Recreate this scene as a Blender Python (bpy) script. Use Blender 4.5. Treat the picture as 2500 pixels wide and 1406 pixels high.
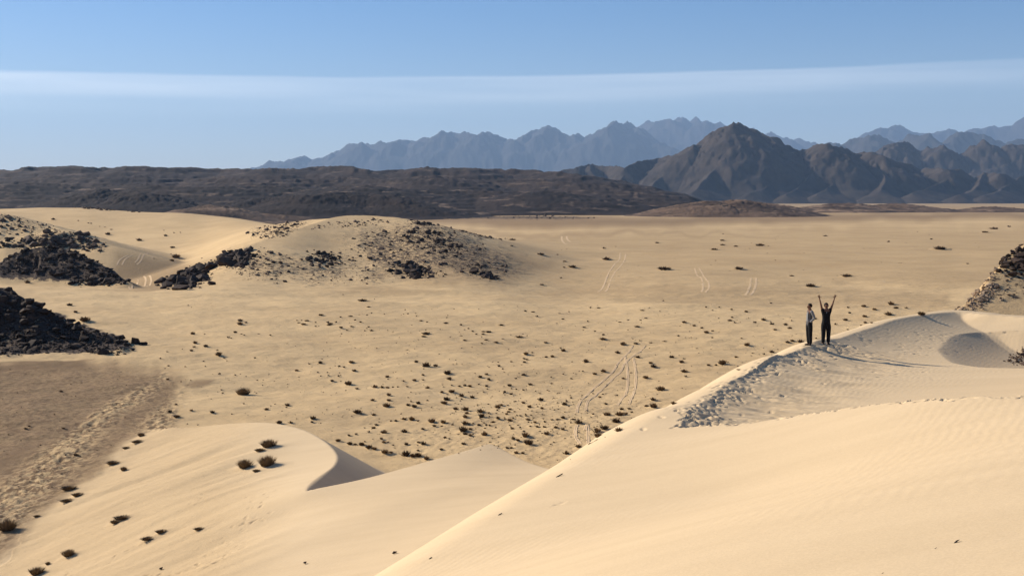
import bpy, bmesh, math, random
import numpy as np
from mathutils import Vector, Matrix

random.seed(7)
rng = np.random.default_rng(11)
scene = bpy.context.scene
for o in list(bpy.data.objects):
    bpy.data.objects.remove(o)

# ------------------------------------------------------------------ camera
F_PX, CX, CY, HORIZON = 3000.0, 1250.0, 703.0, 485.0
EYE = 23.0
PITCH = math.atan((CY - HORIZON) / F_PX)
cam_data = bpy.data.cameras.new('camera')
cam_data.sensor_width = 36.0
cam_data.sensor_fit = 'HORIZONTAL'
cam_data.lens = 36.0 * F_PX / 2500.0
cam_data.clip_start = 0.3
cam_data.clip_end = 90000
cam = bpy.data.objects.new('camera', cam_data)
scene.collection.objects.link(cam)
cam.location = (0, 0, EYE)
cam.rotation_euler = (math.radians(90) - PITCH, 0, 0)
scene.camera = cam

# ------------------------------------------------------------------ light
SUN_EL, SUN_LEFT = 27.5, 66.0          # degrees above the horizon, degrees to the left of the view
a = math.radians(SUN_LEFT)
e = math.radians(SUN_EL)
SUN_DIR = Vector((-math.sin(a) * math.cos(e), math.cos(a) * math.cos(e), math.sin(e)))
sun_data = bpy.data.lights.new('sun', 'SUN')
sun_data.energy = 5.0
sun_data.angle = math.radians(0.53)
sun_data.color = (1.0, 0.905, 0.77)
sun = bpy.data.objects.new('sun', sun_data)
scene.collection.objects.link(sun)
sun.rotation_euler = SUN_DIR.to_track_quat('Z', 'Y').to_euler()

world = bpy.data.worlds.new('World')
scene.world = world
world.use_nodes = True
nt = world.node_tree
nt.nodes.clear()
wout = nt.nodes.new('ShaderNodeOutputWorld')
bg = nt.nodes.new('ShaderNodeBackground')
sky = nt.nodes.new('ShaderNodeTexSky')
sky.sky_type = 'NISHITA'
sky.sun_disc = False
sky.sun_elevation = e
sky.sun_rotation = -a
sky.altitude = 300
sky.air_density = 1.0
sky.dust_density = 0.4
sky.ozone_density = 4.0
bg.inputs['Strength'].default_value = 0.073
nt.links.new(bg.outputs[0], wout.inputs['Surface'])

def wn(kind, **kw):
    n = nt.nodes.new(kind)
    for k, v in kw.items():
        setattr(n, k, v)
    return n
def wmath(op, x, y=None, z=None):
    n = wn('ShaderNodeMath', operation=op)
    for i, v in enumerate((x, y, z)):
        if v is None: continue
        if isinstance(v, (int, float)): n.inputs[i].default_value = v
        else: nt.links.new(v, n.inputs[i])
    return n.outputs[0]
def wramp(v, lo, hi):
    n = wn('ShaderNodeMapRange', interpolation_type='SMOOTHSTEP')
    nt.links.new(v, n.inputs['Value'])
    n.inputs['From Min'].default_value = lo
    n.inputs['From Max'].default_value = hi
    return n.outputs[0]
# a long thin sheet of high cloud lying all along the horizon
tc = wn('ShaderNodeTexCoord')
sp = wn('ShaderNodeSeparateXYZ')
nt.links.new(tc.outputs['Generated'], sp.inputs[0])
az_s = wmath('ARCTAN2', sp.outputs['X'], sp.outputs['Y'])
el_s = wmath('ARCSINE', sp.outputs['Z'])
elt = wmath('SUBTRACT', el_s, wmath('MULTIPLY', wmath('SINE', az_s), 0.0115))
cmb = wn('ShaderNodeCombineXYZ')
nt.links.new(wmath('MULTIPLY', az_s, 3.0), cmb.inputs[0])
nt.links.new(wmath('MULTIPLY', el_s, 60.0), cmb.inputs[1])
cn = wn('ShaderNodeTexNoise')
nt.links.new(cmb.outputs[0], cn.inputs['Vector'])
cn.inputs['Scale'].default_value = 1.6
cn.inputs['Detail'].default_value = 5
cn2 = wn('ShaderNodeTexNoise')
nt.links.new(cmb.outputs[0], cn2.inputs['Vector'])
cn2.inputs['Scale'].default_value = 0.5
wob = wmath('MULTIPLY', wmath('SUBTRACT', cn.outputs[0], 0.5), 0.007)
elw = wmath('ADD', elt, wob)
upper = wramp(elw, 0.1003, 0.0970)
lower = wramp(elw, 0.062, 0.090)
cov = wmath('MULTIPLY', wmath('MULTIPLY', upper, lower), wramp(cn2.outputs[0], 0.1, 0.75))
cov = wmath('MULTIPLY', cov, wmath('SUBTRACT', 0.52, wmath('MULTIPLY', wmath('SINE', az_s), 0.55)))
cov = wmath('MULTIPLY', cov, wramp(cn.outputs[0], -0.4, 0.9))
low_haze = wmath('MULTIPLY', wramp(el_s, 0.16, 0.0), 0.10)
cov = wmath('MAXIMUM', cov, wmath('ADD', wmath('MULTIPLY', cov, 0.9), low_haze))
cmix = wn('ShaderNodeMix', data_type='RGBA')
nt.links.new(cov, cmix.inputs[0])
hs = wn('ShaderNodeHueSaturation')
hs.inputs['Saturation'].default_value = 1.22
nt.links.new(sky.outputs[0], hs.inputs['Color'])
tint = wn('ShaderNodeMix', data_type='RGBA', blend_type='MULTIPLY')
tint.inputs[0].default_value = 1.0
nt.links.new(hs.outputs[0], tint.inputs[6])
tint.inputs[7].default_value = (1.03, 0.985, 1.09, 1)
nt.links.new(tint.outputs[2], cmix.inputs[6])
cmix.inputs[7].default_value = (12.6, 12.9, 13.2, 1)
nt.links.new(cmix.outputs[2], bg.inputs['Color'])

scene.view_settings.view_transform = 'Standard'
scene.view_settings.look = 'None'
scene.view_settings.gamma = 1.0
scene.view_settings.use_curve_mapping = False
scene.view_settings.exposure = 0.60
scene.render.engine = 'CYCLES'
scene.cycles.use_denoising = True
scene.cycles.max_bounces = 4
scene.cycles.diffuse_bounces = 2
scene.cycles.volume_bounces = 0
scene.cycles.transparent_max_bounces = 8
scene.cycles.sample_clamp_indirect = 6

# ------------------------------------------------------------------ small maths
sinp, cosp = math.sin(PITCH), math.cos(PITCH)
def ray(px, py):
    px = np.asarray(px, float); py = np.asarray(py, float)
    cx = (px - CX) / F_PX; cy = (CY - py) / F_PX
    d = np.stack([cx, cosp + cy * sinp, -sinp + cy * cosp], -1)
    return d / d[..., 1:2]
def P(px, py, Y):
    """the point on the line of sight of a photo pixel that lies Y metres ahead"""
    d = ray(px, py) * np.asarray(Y, float)[..., None]
    d[..., 2] += EYE
    return d
def PL(pts):
    pts = np.array(pts, float)
    return P(pts[:, 0], pts[:, 1], pts[:, 2])

_perm = np.random.default_rng(3).permutation(256)
_perm = np.concatenate([_perm, _perm, _perm])
_ang = np.random.default_rng(4).random(256) * 2 * np.pi
_gx, _gy = np.cos(_ang), np.sin(_ang)
def perlin(x, y, seed=0):
    xi = np.floor(x).astype(np.int64); yi = np.floor(y).astype(np.int64)
    xf = x - xi; yf = y - yi
    u = xf * xf * xf * (xf * (xf * 6 - 15) + 10); v = yf * yf * yf * (yf * (yf * 6 - 15) + 10)
    xi = xi + seed * 37; yi = yi + seed * 91
    def g(ix, iy, fx, fy):
        h = _perm[_perm[ix & 255] + (iy & 255)]
        return _gx[h] * fx + _gy[h] * fy
    n00 = g(xi, yi, xf, yf); n10 = g(xi + 1, yi, xf - 1, yf)
    n01 = g(xi, yi + 1, xf, yf - 1); n11 = g(xi + 1, yi + 1, xf - 1, yf - 1)
    return ((n00 * (1 - u) + n10 * u) * (1 - v) + (n01 * (1 - u) + n11 * u) * v) * 1.5
def fbm(x, y, octaves=4, seed=0, gain=0.5, ridged=False):
    t = np.zeros(np.shape(x)); amp = 1.0
    for k in range(octaves):
        n = perlin(x, y, seed + k)
        if ridged: n = 1 - 2 * np.abs(n)
        t += n * amp
        x = x * 2.03 + 17.1; y = y * 2.03 + 9.7; amp *= gain
    return t
def sstep(lo, hi, v):
    t = np.clip((v - lo) / (hi - lo), 0, 1)
    return t * t * (3 - 2 * t)
def smax(a, b, k):
    h = np.clip(0.5 + 0.5 * (a - b) / k, 0, 1)
    return b * (1 - h) + a * h + k * h * (1 - h)

class TPS:
    """thin plate through scattered heights"""
    def __init__(s, xy, z, smooth=0.0):
        s.xy = np.array(xy, float); n = len(s.xy)
        K = s.phi(np.linalg.norm(s.xy[:, None] - s.xy[None], axis=2)) + np.eye(n) * smooth
        A = np.zeros((n + 3, n + 3)); A[:n, :n] = K
        A[:n, n] = 1; A[:n, n + 1:] = s.xy; A[n, :n] = 1; A[n + 1:, :n] = s.xy.T
        s.w = np.linalg.solve(A, np.concatenate([z, np.zeros(3)]))
    @staticmethod
    def phi(r):
        return np.where(r > 1e-9, r * r * np.log(np.maximum(r, 1e-9)), 0.0)
    def __call__(s, x, y):
        sh = np.shape(x); x = np.ravel(x); y = np.ravel(y); out = np.empty(len(x))
        n = len(s.xy)
        for i in range(0, len(x), 40000):
            a, b = x[i:i + 40000], y[i:i + 40000]
            r2 = (a[:, None] - s.xy[None, :, 0]) ** 2 + (b[:, None] - s.xy[None, :, 1]) ** 2
            k = 0.5 * r2 * np.log(np.maximum(r2, 1e-18))
            out[i:i + 40000] = k @ s.w[:n] + s.w[n] + a * s.w[n + 1] + b * s.w[n + 2]
        return out.reshape(sh)

def spline(pts, n=12):
    """Catmull-Rom through points, n steps each"""
    p = np.array(pts, float)
    q = np.vstack([2 * p[0] - p[1], p, 2 * p[-1] - p[-2]])
    out = []
    t = np.linspace(0, 1, n, endpoint=False)[:, None]
    for i in range(1, len(q) - 2):
        a, b, c, d = q[i - 1], q[i], q[i + 1], q[i + 2]
        out.append(0.5 * (2 * b + (c - a) * t + (2 * a - 5 * b + 4 * c - d) * t ** 2 + (3 * b - a - 3 * c + d) * t ** 3))
    out.append(p[-1:])
    return np.vstack(out)

def near_line(x, y, line):
    """distance to a plan polyline, which side (+ = left of its direction), and position along it"""
    sh = np.shape(x); x = np.ravel(x); y = np.ravel(y)
    best = np.full(len(x), 1e18); side = np.zeros(len(x)); pos = np.zeros(len(x))
    for i in range(len(line) - 1):
        ax, ay = line[i, :2]; bx, by = line[i + 1, :2]
        dx, dy = bx - ax, by - ay; L2 = dx * dx + dy * dy + 1e-12
        t = np.clip(((x - ax) * dx + (y - ay) * dy) / L2, 0, 1)
        ex, ey = x - ax - t * dx, y - ay - t * dy
        d2 = ex * ex + ey * ey
        m = d2 < best
        best[m] = d2[m]; pos[m] = (i + t)[m]; side[m] = ((dx * (y - ay) - dy * (x - ax)) / np.sqrt(L2 * (d2 + 1e-12)))[m]
    return np.sqrt(best).reshape(sh), np.clip(side, -1, 1).reshape(sh), pos.reshape(sh)
def along(line_values, pos):
    return np.interp(pos, np.arange(len(line_values)), line_values)
def inside(x, y, poly):
    sh = np.shape(x); x = np.ravel(x); y = np.ravel(y); r = np.zeros(len(x), bool)
    n = len(poly)
    for i in range(n):
        x0, y0 = poly[i][:2]; x1, y1 = poly[(i + 1) % n][:2]
        if y0 == y1: continue
        c = ((y0 > y) != (y1 > y)) & (x < (x1 - x0) * (y - y0) / (y1 - y0) + x0)
        r ^= c
    return r.reshape(sh)

# ------------------------------------------------------------------ the lie of the land
# foreground dune: crest with the people, near rim of the hollow, shoulder on the valley side
C1 = PL([(1655,1043,29.2),(1675,1015,30.5),(1700,990,32.5),(1750,955,35),(1800,925,37.5),(1900,868,43),
         (1985,838,48),(2050,825,51),(2150,792,56),(2310,762,65),(2420,768,64),(2560,778,62),(2800,790,60)])
C2 = PL([(1655,1043,29.2),(1780,1035,28.5),(1900,1020,27.8),(2000,1005,27),(2200,977,25),(2350,968,23.5),
         (2500,965,22.5),(2700,960,21.5)])
SH = PL([(920,1444,18.4),(1130,1314,21),(1340,1182,24.4),(1500,1086,28),(1650,990,32),(1800,922,37.3),(1900,865,42.4),
         (1985,833,48.2),(2060,815,52.5),(2150,785,57),(2310,757,66.5),(2420,763,66),(2560,772,64.5)])
SHOULDER = np.vstack([[-24, -28, EYE - 9.5], [-14.7, -8.8, EYE - 7.6], [-6.0, 9.5, EYE - 6.0], SH, [60, 66, EYE - 5.5], [110, 50, EYE - 3]])
zs_pts = np.vstack([C1, C2[1:], SHOULDER[1:-1],
    PL([(2500,1406,9),(1900,1406,10.5),(1400,1406,13),(1800,1200,20.5),(2300,1150,15.5)]),
    np.array([[0,0,EYE-1.6],[5,0,EYE-1.2],[14,8,EYE-1.6],[30,18,EYE-2.4],[40,45,EYE-4.2],[10,-15,EYE-1.5],[-5,-6,EYE-3.2]])])
_, iu = np.unique(np.round(zs_pts[:, :2], 1), axis=0, return_index=True)
zs_pts = zs_pts[np.sort(iu)]
ZS = TPS(zs_pts[:, :2], zs_pts[:, 2], smooth=0.15)
sh_line = spline(SHOULDER[:, :2], 8)
sh_z = ZS(sh_line[:, 0], sh_line[:, 1])
_t = np.gradient(sh_line, axis=0); _t /= np.linalg.norm(_t, axis=1, keepdims=True)
sh_s = np.clip(ZS(sh_line[:, 0] + _t[:, 1] * 1.2, sh_line[:, 1] - _t[:, 0] * 1.2) - sh_z, 0.1, 0.8) / 1.2     # slope of the face where it reaches the shoulder
sh_s = np.convolve(np.pad(sh_s, 6, mode='edge'), np.ones(13) / 13, 'valid')
c1_line = spline(C1[:, :2], 6); c2_line = spline(C2[:, :2], 6)
bowl = np.vstack([c1_line, c2_line[::-1]])
hollow = PL([(2288,838,52.5),(2330,800,58),(2400,786,61.5),(2520,792,61),(2700,800,60),(2720,900,45),(2520,897,45),(2400,889,46),(2325,872,48)])[:, :2]
hollow_line = np.vstack([spline(np.vstack([hollow, hollow[:1]]), 5)])

ROLL = 1.5
def fore_dune(x, y):
    z = ZS(x, y)
    d, s, pos = near_line(x, y, sh_line)
    d = np.where(s > 0, d, 0)
    flank = along(sh_z, pos) - (0.88 * d - (0.88 - along(sh_s, pos)) * ROLL * (1 - np.exp(-d / ROLL)))
    z = np.where(d > 0, flank, z)
    m = inside(x, y, bowl) & (d <= 0)
    db = np.minimum(near_line(x, y, c1_line)[0], near_line(x, y, c2_line)[0])
    dm = 1.2
    z = z - np.where(m, dm * (1 - np.exp(-db * 0.47 / dm)), 0)
    mh = inside(x, y, hollow)
    dh = near_line(x, y, hollow_line)[0]
    z = z - np.where(mh, 1.15 * (1 - np.exp(-(dh * 0.36) ** 1.25)), 0)
    return z

# crescent dune below it: crest, wind face and slip face
C4 = PL([(300,1058,88),(420,1042,82),(470,1043,81),(530,1036,79.5),(640,1030,76),(730,1045,72),(790,1075,67),(822,1110,62),
         (812,1140,57.5),(745,1198,50.5)])
C4b = PL([(745,1198,50.5),(890,1168,52),(1040,1127,54),(1150,1096,55.8),(1192,1083,56.5),(1215,1090,56.3),(1240,1104,55.5),(1290,1128,54),(1345,1145,52)])
c4_line = np.vstack([spline(C4, 5), spline(C4b, 5)[1:]])
w_pts = np.vstack([C4[1:], C4b[1:], PL([(300,1406,45),(600,1406,40),(900,1406,36.5),(0,1406,52),(100,1300,58),(200,1210,65),(300,1120,75),
    (400,1050,83),(400,1200,60),(550,1150,62),(600,1100,67),(700,1250,49),(900,1250,46),(1100,1200,47.5),(1250,1180,48.5),(1100,1300,41)]),
    np.array([[-12, 20, EYE-9.5],[-30, 35, EYE-16.5],[6, 45, EYE-10.6],[-4, 30, EYE-9.5]])])
WF = TPS(w_pts[:, :2], w_pts[:, 2], smooth=1.0)
wind_poly = np.vstack([c4_line[:, :2], [[40, 58], [40, -40], [-90, -40], [-90, 105], [-45, 95]]])

# valley, plain, sand sheets and knolls
V_CTRL = [
 (0,1330,57),(200,1200,67),(0,1200,67),(0,1000,93),(250,1000,93),(420,1040,86),(0,900,115),(300,900,116),(450,920,110),
 (330,850,133),(150,872,125),(0,872,125),(1460,1050,85),(1340,1145,73),(1000,1100,80),(800,1000,94),(600,950,104),(1000,950,105),
 (1500,950,107),(1180,810,157),(800,850,136),(600,780,165),(1500,800,165),(1900,850,140),(1900,780,180),(2200,770,185),
 (1240,740,208),(1600,745,208),(1900,752,205),(2330,753,205),(2600,760,200),
 (1400,715,260),(1600,690,290),(2000,700,280),(1800,650,365),(2300,650,365),(1500,620,450),(2000,600,525),(2450,600,525),
 (1500,570,705),(2200,570,705),(1800,545,1000),(1300,540,1090),(2400,545,1000),(1500,527,1430),(2200,525,1500),(2600,530,1300),
 (0,702,215),(200,703,222),(430,705,228),(490,703,231),(700,705,235),(1000,703,243),(250,740,185),(100,722,200),(500,740,185),
 (200,800,150),(430,800,155),(700,740,190),(900,740,200),(-200,720,200),(-200,850,130),(-200,1000,93),
 (365,692,330),(300,660,370),(200,640,400),(430,645,395),(330,620,440),(450,590,480),(250,590,490),(500,560,520),(300,555,540),
 (100,545,560),(-150,560,520),(0,508,640),(100,502,645),(220,503,650),(330,517,620),(440,517,600),(560,530,560),(640,545,520),(-200,505,640),
 (600,605,302),(680,576,335),(740,557,355),(820,533,400),(880,529,420),(960,532,420),(1040,545,405),(1100,562,390),(1160,592,375),
 (1240,617,365),(1370,640,385),(700,640,280),(900,620,320),(1050,640,300),(800,600,340),(950,580,360),(1000,690,268),(1200,690,265),
 (700,690,248),(580,670,256),(1300,670,320),(500,640,325),(610,578,380),(700,549,450)]
v_pts = PL(V_CTRL)
extra = []
for px in (-250, 50, 250, 450, 650):
    q = P(px, 500, 850.0); extra.append((q[0], 850, EYE - 21))
for px in (800, 950, 1150):
    q = P(px, 500, 620.0); extra.append((q[0], 620, EYE - 20.5))
for px in (-600, -200, 300, 800, 1300, 1800, 2300, 2900):
    for Y in (2000.0, 6000.0):
        q = P(px, 500, Y); extra.append((q[0], Y, EYE - 20))
for px in (-700, 3200):
    for Y in (60.0, 130.0, 300.0, 700.0):
        q = P(px, 500, Y); extra.append((q[0], Y, EYE - (16.5 if Y < 200 else 19)))
for az in (-100, -180, 100):
    for r in (60., 400., 3000.):
        extra.append((r * math.sin(math.radians(az)), r * math.cos(math.radians(az)), EYE - 18))
v_pts = np.vstack([v_pts, extra])
def polar(x, y):
    return np.degrees(np.arctan2(x, y)), 12 * np.log(np.maximum(np.hypot(x, y), 20.0))
VT = TPS(np.stack(polar(v_pts[:, 0], v_pts[:, 1]), 1), v_pts[:, 2], smooth=2.0)

def ridge(x, y, pts, s_left, s_right, rnd=2.0):
    """a ridge along pts (x, y, z) that falls away at slopes s_left and s_right"""
    line = spline(pts, 6)
    lo = line[:, :2].min(0) - 120; hi = line[:, :2].max(0) + 120
    m = (x > lo[0]) & (x < hi[0]) & (y > lo[1]) & (y < hi[1])
    z = np.full(np.shape(x), -1e3)
    if m.any():
        d, s, pos = near_line(x[m], y[m], line)
        sl = s_right + (s_left - s_right) * (0.5 + 0.5 * s)
        z[m] = along(line[:, 2], pos) - sl * (np.sqrt(d * d + rnd * rnd) - rnd)
    return z
RIDGES = [  # left rock spur, rock hills behind it, hillside at the right
 (PL([(-420,600,143),(-150,655,141),(0,702,139.5),(60,737,138),(150,782,136),(230,812,135),(300,840,134),(345,858,133)]), 1.1, 0.42, 0.8, 0.8),
 (PL([(-200,650,250),(0,640,256),(60,610,260),(110,602,262),(180,617,260),(230,642,255),(280,672,249),(318,690,244)]), 0.8, 0.36, 1.4, 1.2),
 (PL([(-150,600,330),(0,590,330),(60,577,335),(140,565,340),(200,572,340),(265,602,330)]), 0.3, 0.22, 3.0, 2.0),
 (PL([(-200,505,430),(0,522,425),(60,537,420),(130,557,412),(190,575,400)]), 0.25, 0.22, 3.0, 2.0),
 (PL([(2230,830,84),(2330,760,88),(2400,716,93),(2435,664,98),(2500,602,103),(2600,530,106),(2800,470,108)]), 1.5, 0.20, 0.5, 0.4),
 (PL([(600,604,303),(680,575,336),(740,555,357),(820,530.5,401),(880,526,421),(960,530,421)]), 0.30, 0.16, 0.6, 1.0),
]
STEP_OUT = np.array([0.0])

def height(x, y, parts=False):
    x = np.asarray(x, float); y = np.asarray(y, float)
    r = np.hypot(x, y)
    z = VT(*polar(x, y))
    far = sstep(1700, 2600, r)
    z = z * (1 - far) + (EYE - 20.0) * far
    # drifts and hummocks
    w = sstep(60, 90, r) * (1 - sstep(260, 420, r))
    wl = sstep(60, 90, r) * (1 - sstep(420, 640, r))
    z = z + 0.45 * w * fbm(x / 38, y / 24, 3, 5) + 0.12 * w * fbm(x / 6.5, y / 5, 3, 9) + 0.045 * w * fbm(x / 2.1, y / 1.9, 2, 13) + 0.7 * (wl - w) * fbm(x / 60, y / 60, 3, 15)
    valley = z
    rock = np.zeros(np.shape(x))
    for pts, sl, sr, rnd, k in RIDGES:
        zr = ridge(x, y, pts, sl, sr, rnd)
        z = smax(zr, z, k)
    near = r < 130
    dune = np.full(np.shape(x), -1e3)
    if near.any():
        xn, yn = x[near], y[near]
        ins = inside(xn, yn, wind_poly)
        d, s, pos = near_line(xn, yn, c4_line)
        slip = along(c4_line[:, 2], pos) - 0.63 * d
        wf = WF(xn, yn) - 0.35 * np.maximum(xn - 7, 0) - 0.5 * np.maximum(12 - yn, 0)
        st = perlin((xn * 0.7 + yn * 0.72) / 14.0, (-xn * 0.72 + yn * 0.7) / 2.2, 21)
        wf = wf + (1 - sstep(-10, -6.5, xn)) * 0.035 * perlin((xn * 0.7 + yn * 0.72) / 5.0, (-xn * 0.72 + yn * 0.7) / 0.9, 23) * sstep(0, 6, d) + (0.03 + 0.08 * (1 - sstep(-11, -6, xn))) * st * sstep(0, 6, d) + 0.12 * fbm(xn / 11, yn / 11, 2, 31) * sstep(0, 8, d)
        # a wall between the two: at the crest both are equal
        dn = np.where(ins, np.minimum(wf, along(c4_line[:, 2], pos) + 0.25 * d), slip)
        dune[near] = dn
    k = np.where(dune > z, 0.0, 0.0)
    low = smax(dune, z, 0.5)
    zf = np.full(np.shape(x), -1e3)
    nf = r < 260
    if nf.any():
        zf[nf] = fore_dune(x[nf], y[nf])
    out = smax(zf, low, 0.7)
    if parts:
        return out, zf, dune, z, valley
    return out

# ------------------------------------------------------------------ ground mesh: one sheet in rings round the viewpoint
az_fine = np.radians(np.linspace(-29.0, 29.0, 810))
az = np.concatenate([np.radians(np.linspace(-180, -31, 60)), az_fine, np.radians(np.linspace(31, 178, 60))])
rr = np.concatenate([np.geomspace(0.8, 5.0, 14, endpoint=False), np.geomspace(5.0, 22.0, 84, endpoint=False),
                     np.linspace(22, 68, 450, endpoint=False), np.geomspace(68, 160, 210, endpoint=False),
                     np.geomspace(160, 480, 180, endpoint=False), np.geomspace(480, 2200, 80, endpoint=False),
                     np.geomspace(2200, 33000, 24)])
AZ, RR = np.meshgrid(az, rr)
GX, GY = RR * np.sin(AZ), RR * np.cos(AZ)
GZ, GA, GD, GB, GV = height(GX, GY, True)
def link(o, parent=None):
    scene.collection.objects.link(o)
    if parent is not None: o.parent = parent
    return o
def grid_mesh(name, X, Y, Z, wrap=False):
    n, m = X.shape
    me = bpy.data.meshes.new(name)
    co = np.stack([X, Y, Z], -1).reshape(-1, 3).astype(np.float32)
    i = np.arange(n * m).reshape(n, m)
    if wrap: i = np.concatenate([i, i[:, :1]], 1)
    q = np.stack([i[:-1, :-1], i[:-1, 1:], i[1:, 1:], i[1:, :-1]], -1).reshape(-1, 4)
    me.vertices.add(len(co)); me.vertices.foreach_set('co', co.ravel())
    me.loops.add(q.size); me.loops.foreach_set('vertex_index', q.astype(np.int32).ravel())
    me.polygons.add(len(q)); me.polygons.foreach_set('loop_start', np.arange(0, q.size, 4, dtype=np.int32))
    me.polygons.foreach_set('loop_total', np.full(len(q), 4, np.int32))
    me.update(); me.validate()
    me.polygons.foreach_set('use_smooth', np.ones(len(q), bool))
    return me
def project(x, y, z):
    """photo pixel of world points"""
    zr = z - EYE
    dep = y * cosp - zr * sinp
    up = y * sinp + zr * cosp
    dep = np.where(dep > 0.1, dep, 0.1)
    return CX + F_PX * x / dep, CY - F_PX * up / dep

FP = np.zeros(GX.shape); FR = np.zeros(GX.shape)
# shoe prints trodden into the crest and the rim: dents with a small raised edge
def dent(x, y, ang, ln, wd, depth):
    i0, i1 = np.searchsorted(rr, [math.hypot(x, y) - 0.7, math.hypot(x, y) + 0.7])
    aa = math.atan2(x, y); da = 0.7 / math.hypot(x, y)
    j0, j1 = np.searchsorted(az, [aa - da, aa + da])
    if i1 <= i0 or j1 <= j0: return
    dx, dy = GX[i0:i1, j0:j1] - x, GY[i0:i1, j0:j1] - y
    u = (dx * math.cos(ang) + dy * math.sin(ang)) / ln; v = (-dx * math.sin(ang) + dy * math.cos(ang)) / wd
    q = u * u + v * v
    FP[i0:i1, j0:j1] = np.minimum(FP[i0:i1, j0:j1], -depth * np.exp(-q ** 1.5))
    FR[i0:i1, j0:j1] = np.maximum(FR[i0:i1, j0:j1], 0.13 * depth * np.exp(-((np.sqrt(q) - 1.5) / 0.45) ** 2))
prng = random.Random(5)
def tread(line, n, spread, shift=0.0, depth=(0.05, 0.12), t0=0.0, t1=1.0):
    cum = np.concatenate([[0], np.cumsum(np.linalg.norm(np.diff(line, axis=0), axis=1))])
    for _ in range(n):
        t = prng.uniform(t0, t1) * cum[-1]; i = int(np.clip(np.searchsorted(cum, t) - 1, 0, len(line) - 2)); f = (t - cum[i]) / (cum[i + 1] - cum[i])
        p = line[i] * (1 - f) + line[i + 1] * f
        dx, dy = line[i + 1] - line[i]; L = math.hypot(dx, dy); nx, ny = dy / L, -dx / L
        o = prng.gauss(shift, spread)
        dent(p[0] + nx * o, p[1] + ny * o, math.atan2(dy, dx) + prng.gauss(0, 0.7), prng.uniform(.09, .17), prng.uniform(.032, .06), prng.uniform(*depth) * prng.uniform(.4, 1))
tread(c1_line, 250, 0.22, 0.20, (0.035, 0.075), 0.0, 0.32)
tread(c1_line, 130, 0.8, 0.8, (0.02, 0.06), 0.0, 0.32)
tread(c1_line, 210, 0.5, 0.5, (0.03, 0.08), 0.26, 0.45)
tread(c1_line, 60, 0.45, 0.45, (0.04, 0.09), 0.0, 0.06)
tread(c1_line, 60, 0.9, 0.9, (0.02, 0.04), 0.42, 0.58)
tread(c2_line, 150, 0.13, 0.05, (0.04, 0.10), 0.05, 1.0)
path = spline(PL([(2050,845,48),(2150,860,49),(2240,850,52),(2300,815,57),(2330,795,59)])[:, :2], 6)
tread(path, 130, 0.5, 0, (0.02, 0.05))
path = spline(PL([(2060,835,49.5),(2120,880,45),(2180,900,42),(2230,930,40)])[:, :2], 6)
tread(path, 70, 0.9, 0, (0.02, 0.05))
# slumped sand below the trodden crest, inside the hollow
msk = (RR > 26) & (RR < 70) & (np.abs(AZ) < 0.5)
dq, sq, pq = near_line(GX[msk], GY[msk], c1_line)
ins_b = inside(GX[msk], GY[msk], bowl)
xx, yy = GX[msk], GY[msk]
slump = perlin(pq * 1.5 + 0.3 * perlin(xx, yy, 3), dq * 0.45 + 2, 44) * 0.09 + perlin(pq * 3.9, dq * 0.8, 46) * 0.04
GZ[msk] += np.where(ins_b, slump * sstep(0.15, 0.8, dq) * (1 - sstep(2.2, 4.5, dq)) * (1 - sstep(36, 44, pq)), 0)
# prints down the wind face of the crescent dune
for pts, n in (([(480,1390,42),(560,1340,44.5),(600,1280,47.5),(640,1190,54)], 40), ([(330,1400,45),(450,1380,43),(520,1330,46),(590,1270,49)], 36),
               ([(0,1480,50),(200,1400,48),(400,1290,52),(520,1190,58)], 36)):
    tread(spline(PL(pts)[:, :2], 6), n, 0.3, 0, (0.03, 0.08))
for pp in ((1365,1163,22.4,.11,.02),):
    q = P(pp[0], pp[1], pp[2])
    dent(q[0], q[1], 0.6, pp[3] * 1.3, pp[3] * .5, pp[4])

GZ += np.where(FP < -0.012, FP, FP + FR)
PXG, PYG = project(GX, GY, GZ)
def polymask(poly, soft, warp=0.0, seed=0, rmin=0, rmax=1e9):
    """1 inside an outlined patch of ground, ragged at its edge"""
    poly = np.array(poly, float)
    lo, hi = poly.min(0) - 4 * soft, poly.max(0) + 4 * soft
    out = np.zeros(GX.shape)
    m = (RR > rmin) & (RR < rmax) & (GY > 0) & (PXG > lo[0]) & (PXG < hi[0]) & (PYG > lo[1]) & (PYG < hi[1])
    if not m.any(): return out
    x, y = PXG[m], PYG[m]
    gx, gy, gr = GX[m], GY[m], RR[m]
    if warp:
        x = x + warp * fbm(gx / (gr * .03), gy / (gr * .08), 3, seed + 1); y = y + 0.5 * warp * fbm(gx / (gr * .03), gy / (gr * .08), 3, seed + 50)
    d = near_line(x, y, np.vstack([poly, poly[:1]]))[0]
    d = np.where(inside(x, y, poly), d, -d)
    out[m] = sstep(-soft, soft, d)
    return out
gravel = np.zeros(GX.shape); rocky = np.zeros(GX.shape); tramp = np.zeros(GX.shape)
def add(arr, v, k=1.0): np.maximum(arr, v * k, out=arr)
L = GD - GB          # where the crescent dune covers the flat, the flat's colour stops
flat_only = 1 - sstep(-0.25, 0.35, L)
fore_only = 1 - sstep(-0.3, 0.4, GA - np.maximum(GD, GB))
add(gravel, polymask([(-300,880),(0,876),(150,873),(300,886),(390,906),(450,922),(430,960),(425,1040),(340,1100),(200,1230),(0,1400),(-300,1500)], 30, 45, 3, 40, 130) * flat_only, 1.0)
add(gravel, polymask([(440,945),(475,928),(525,926),(510,940),(470,950)], 6, 5, 4, 80, 130), 0.75)
add(gravel, polymask([(290,620),(440,640),(475,665),(480,712),(330,712),(270,690)], 16, 14, 5, 232, 520), 0.6)
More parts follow.
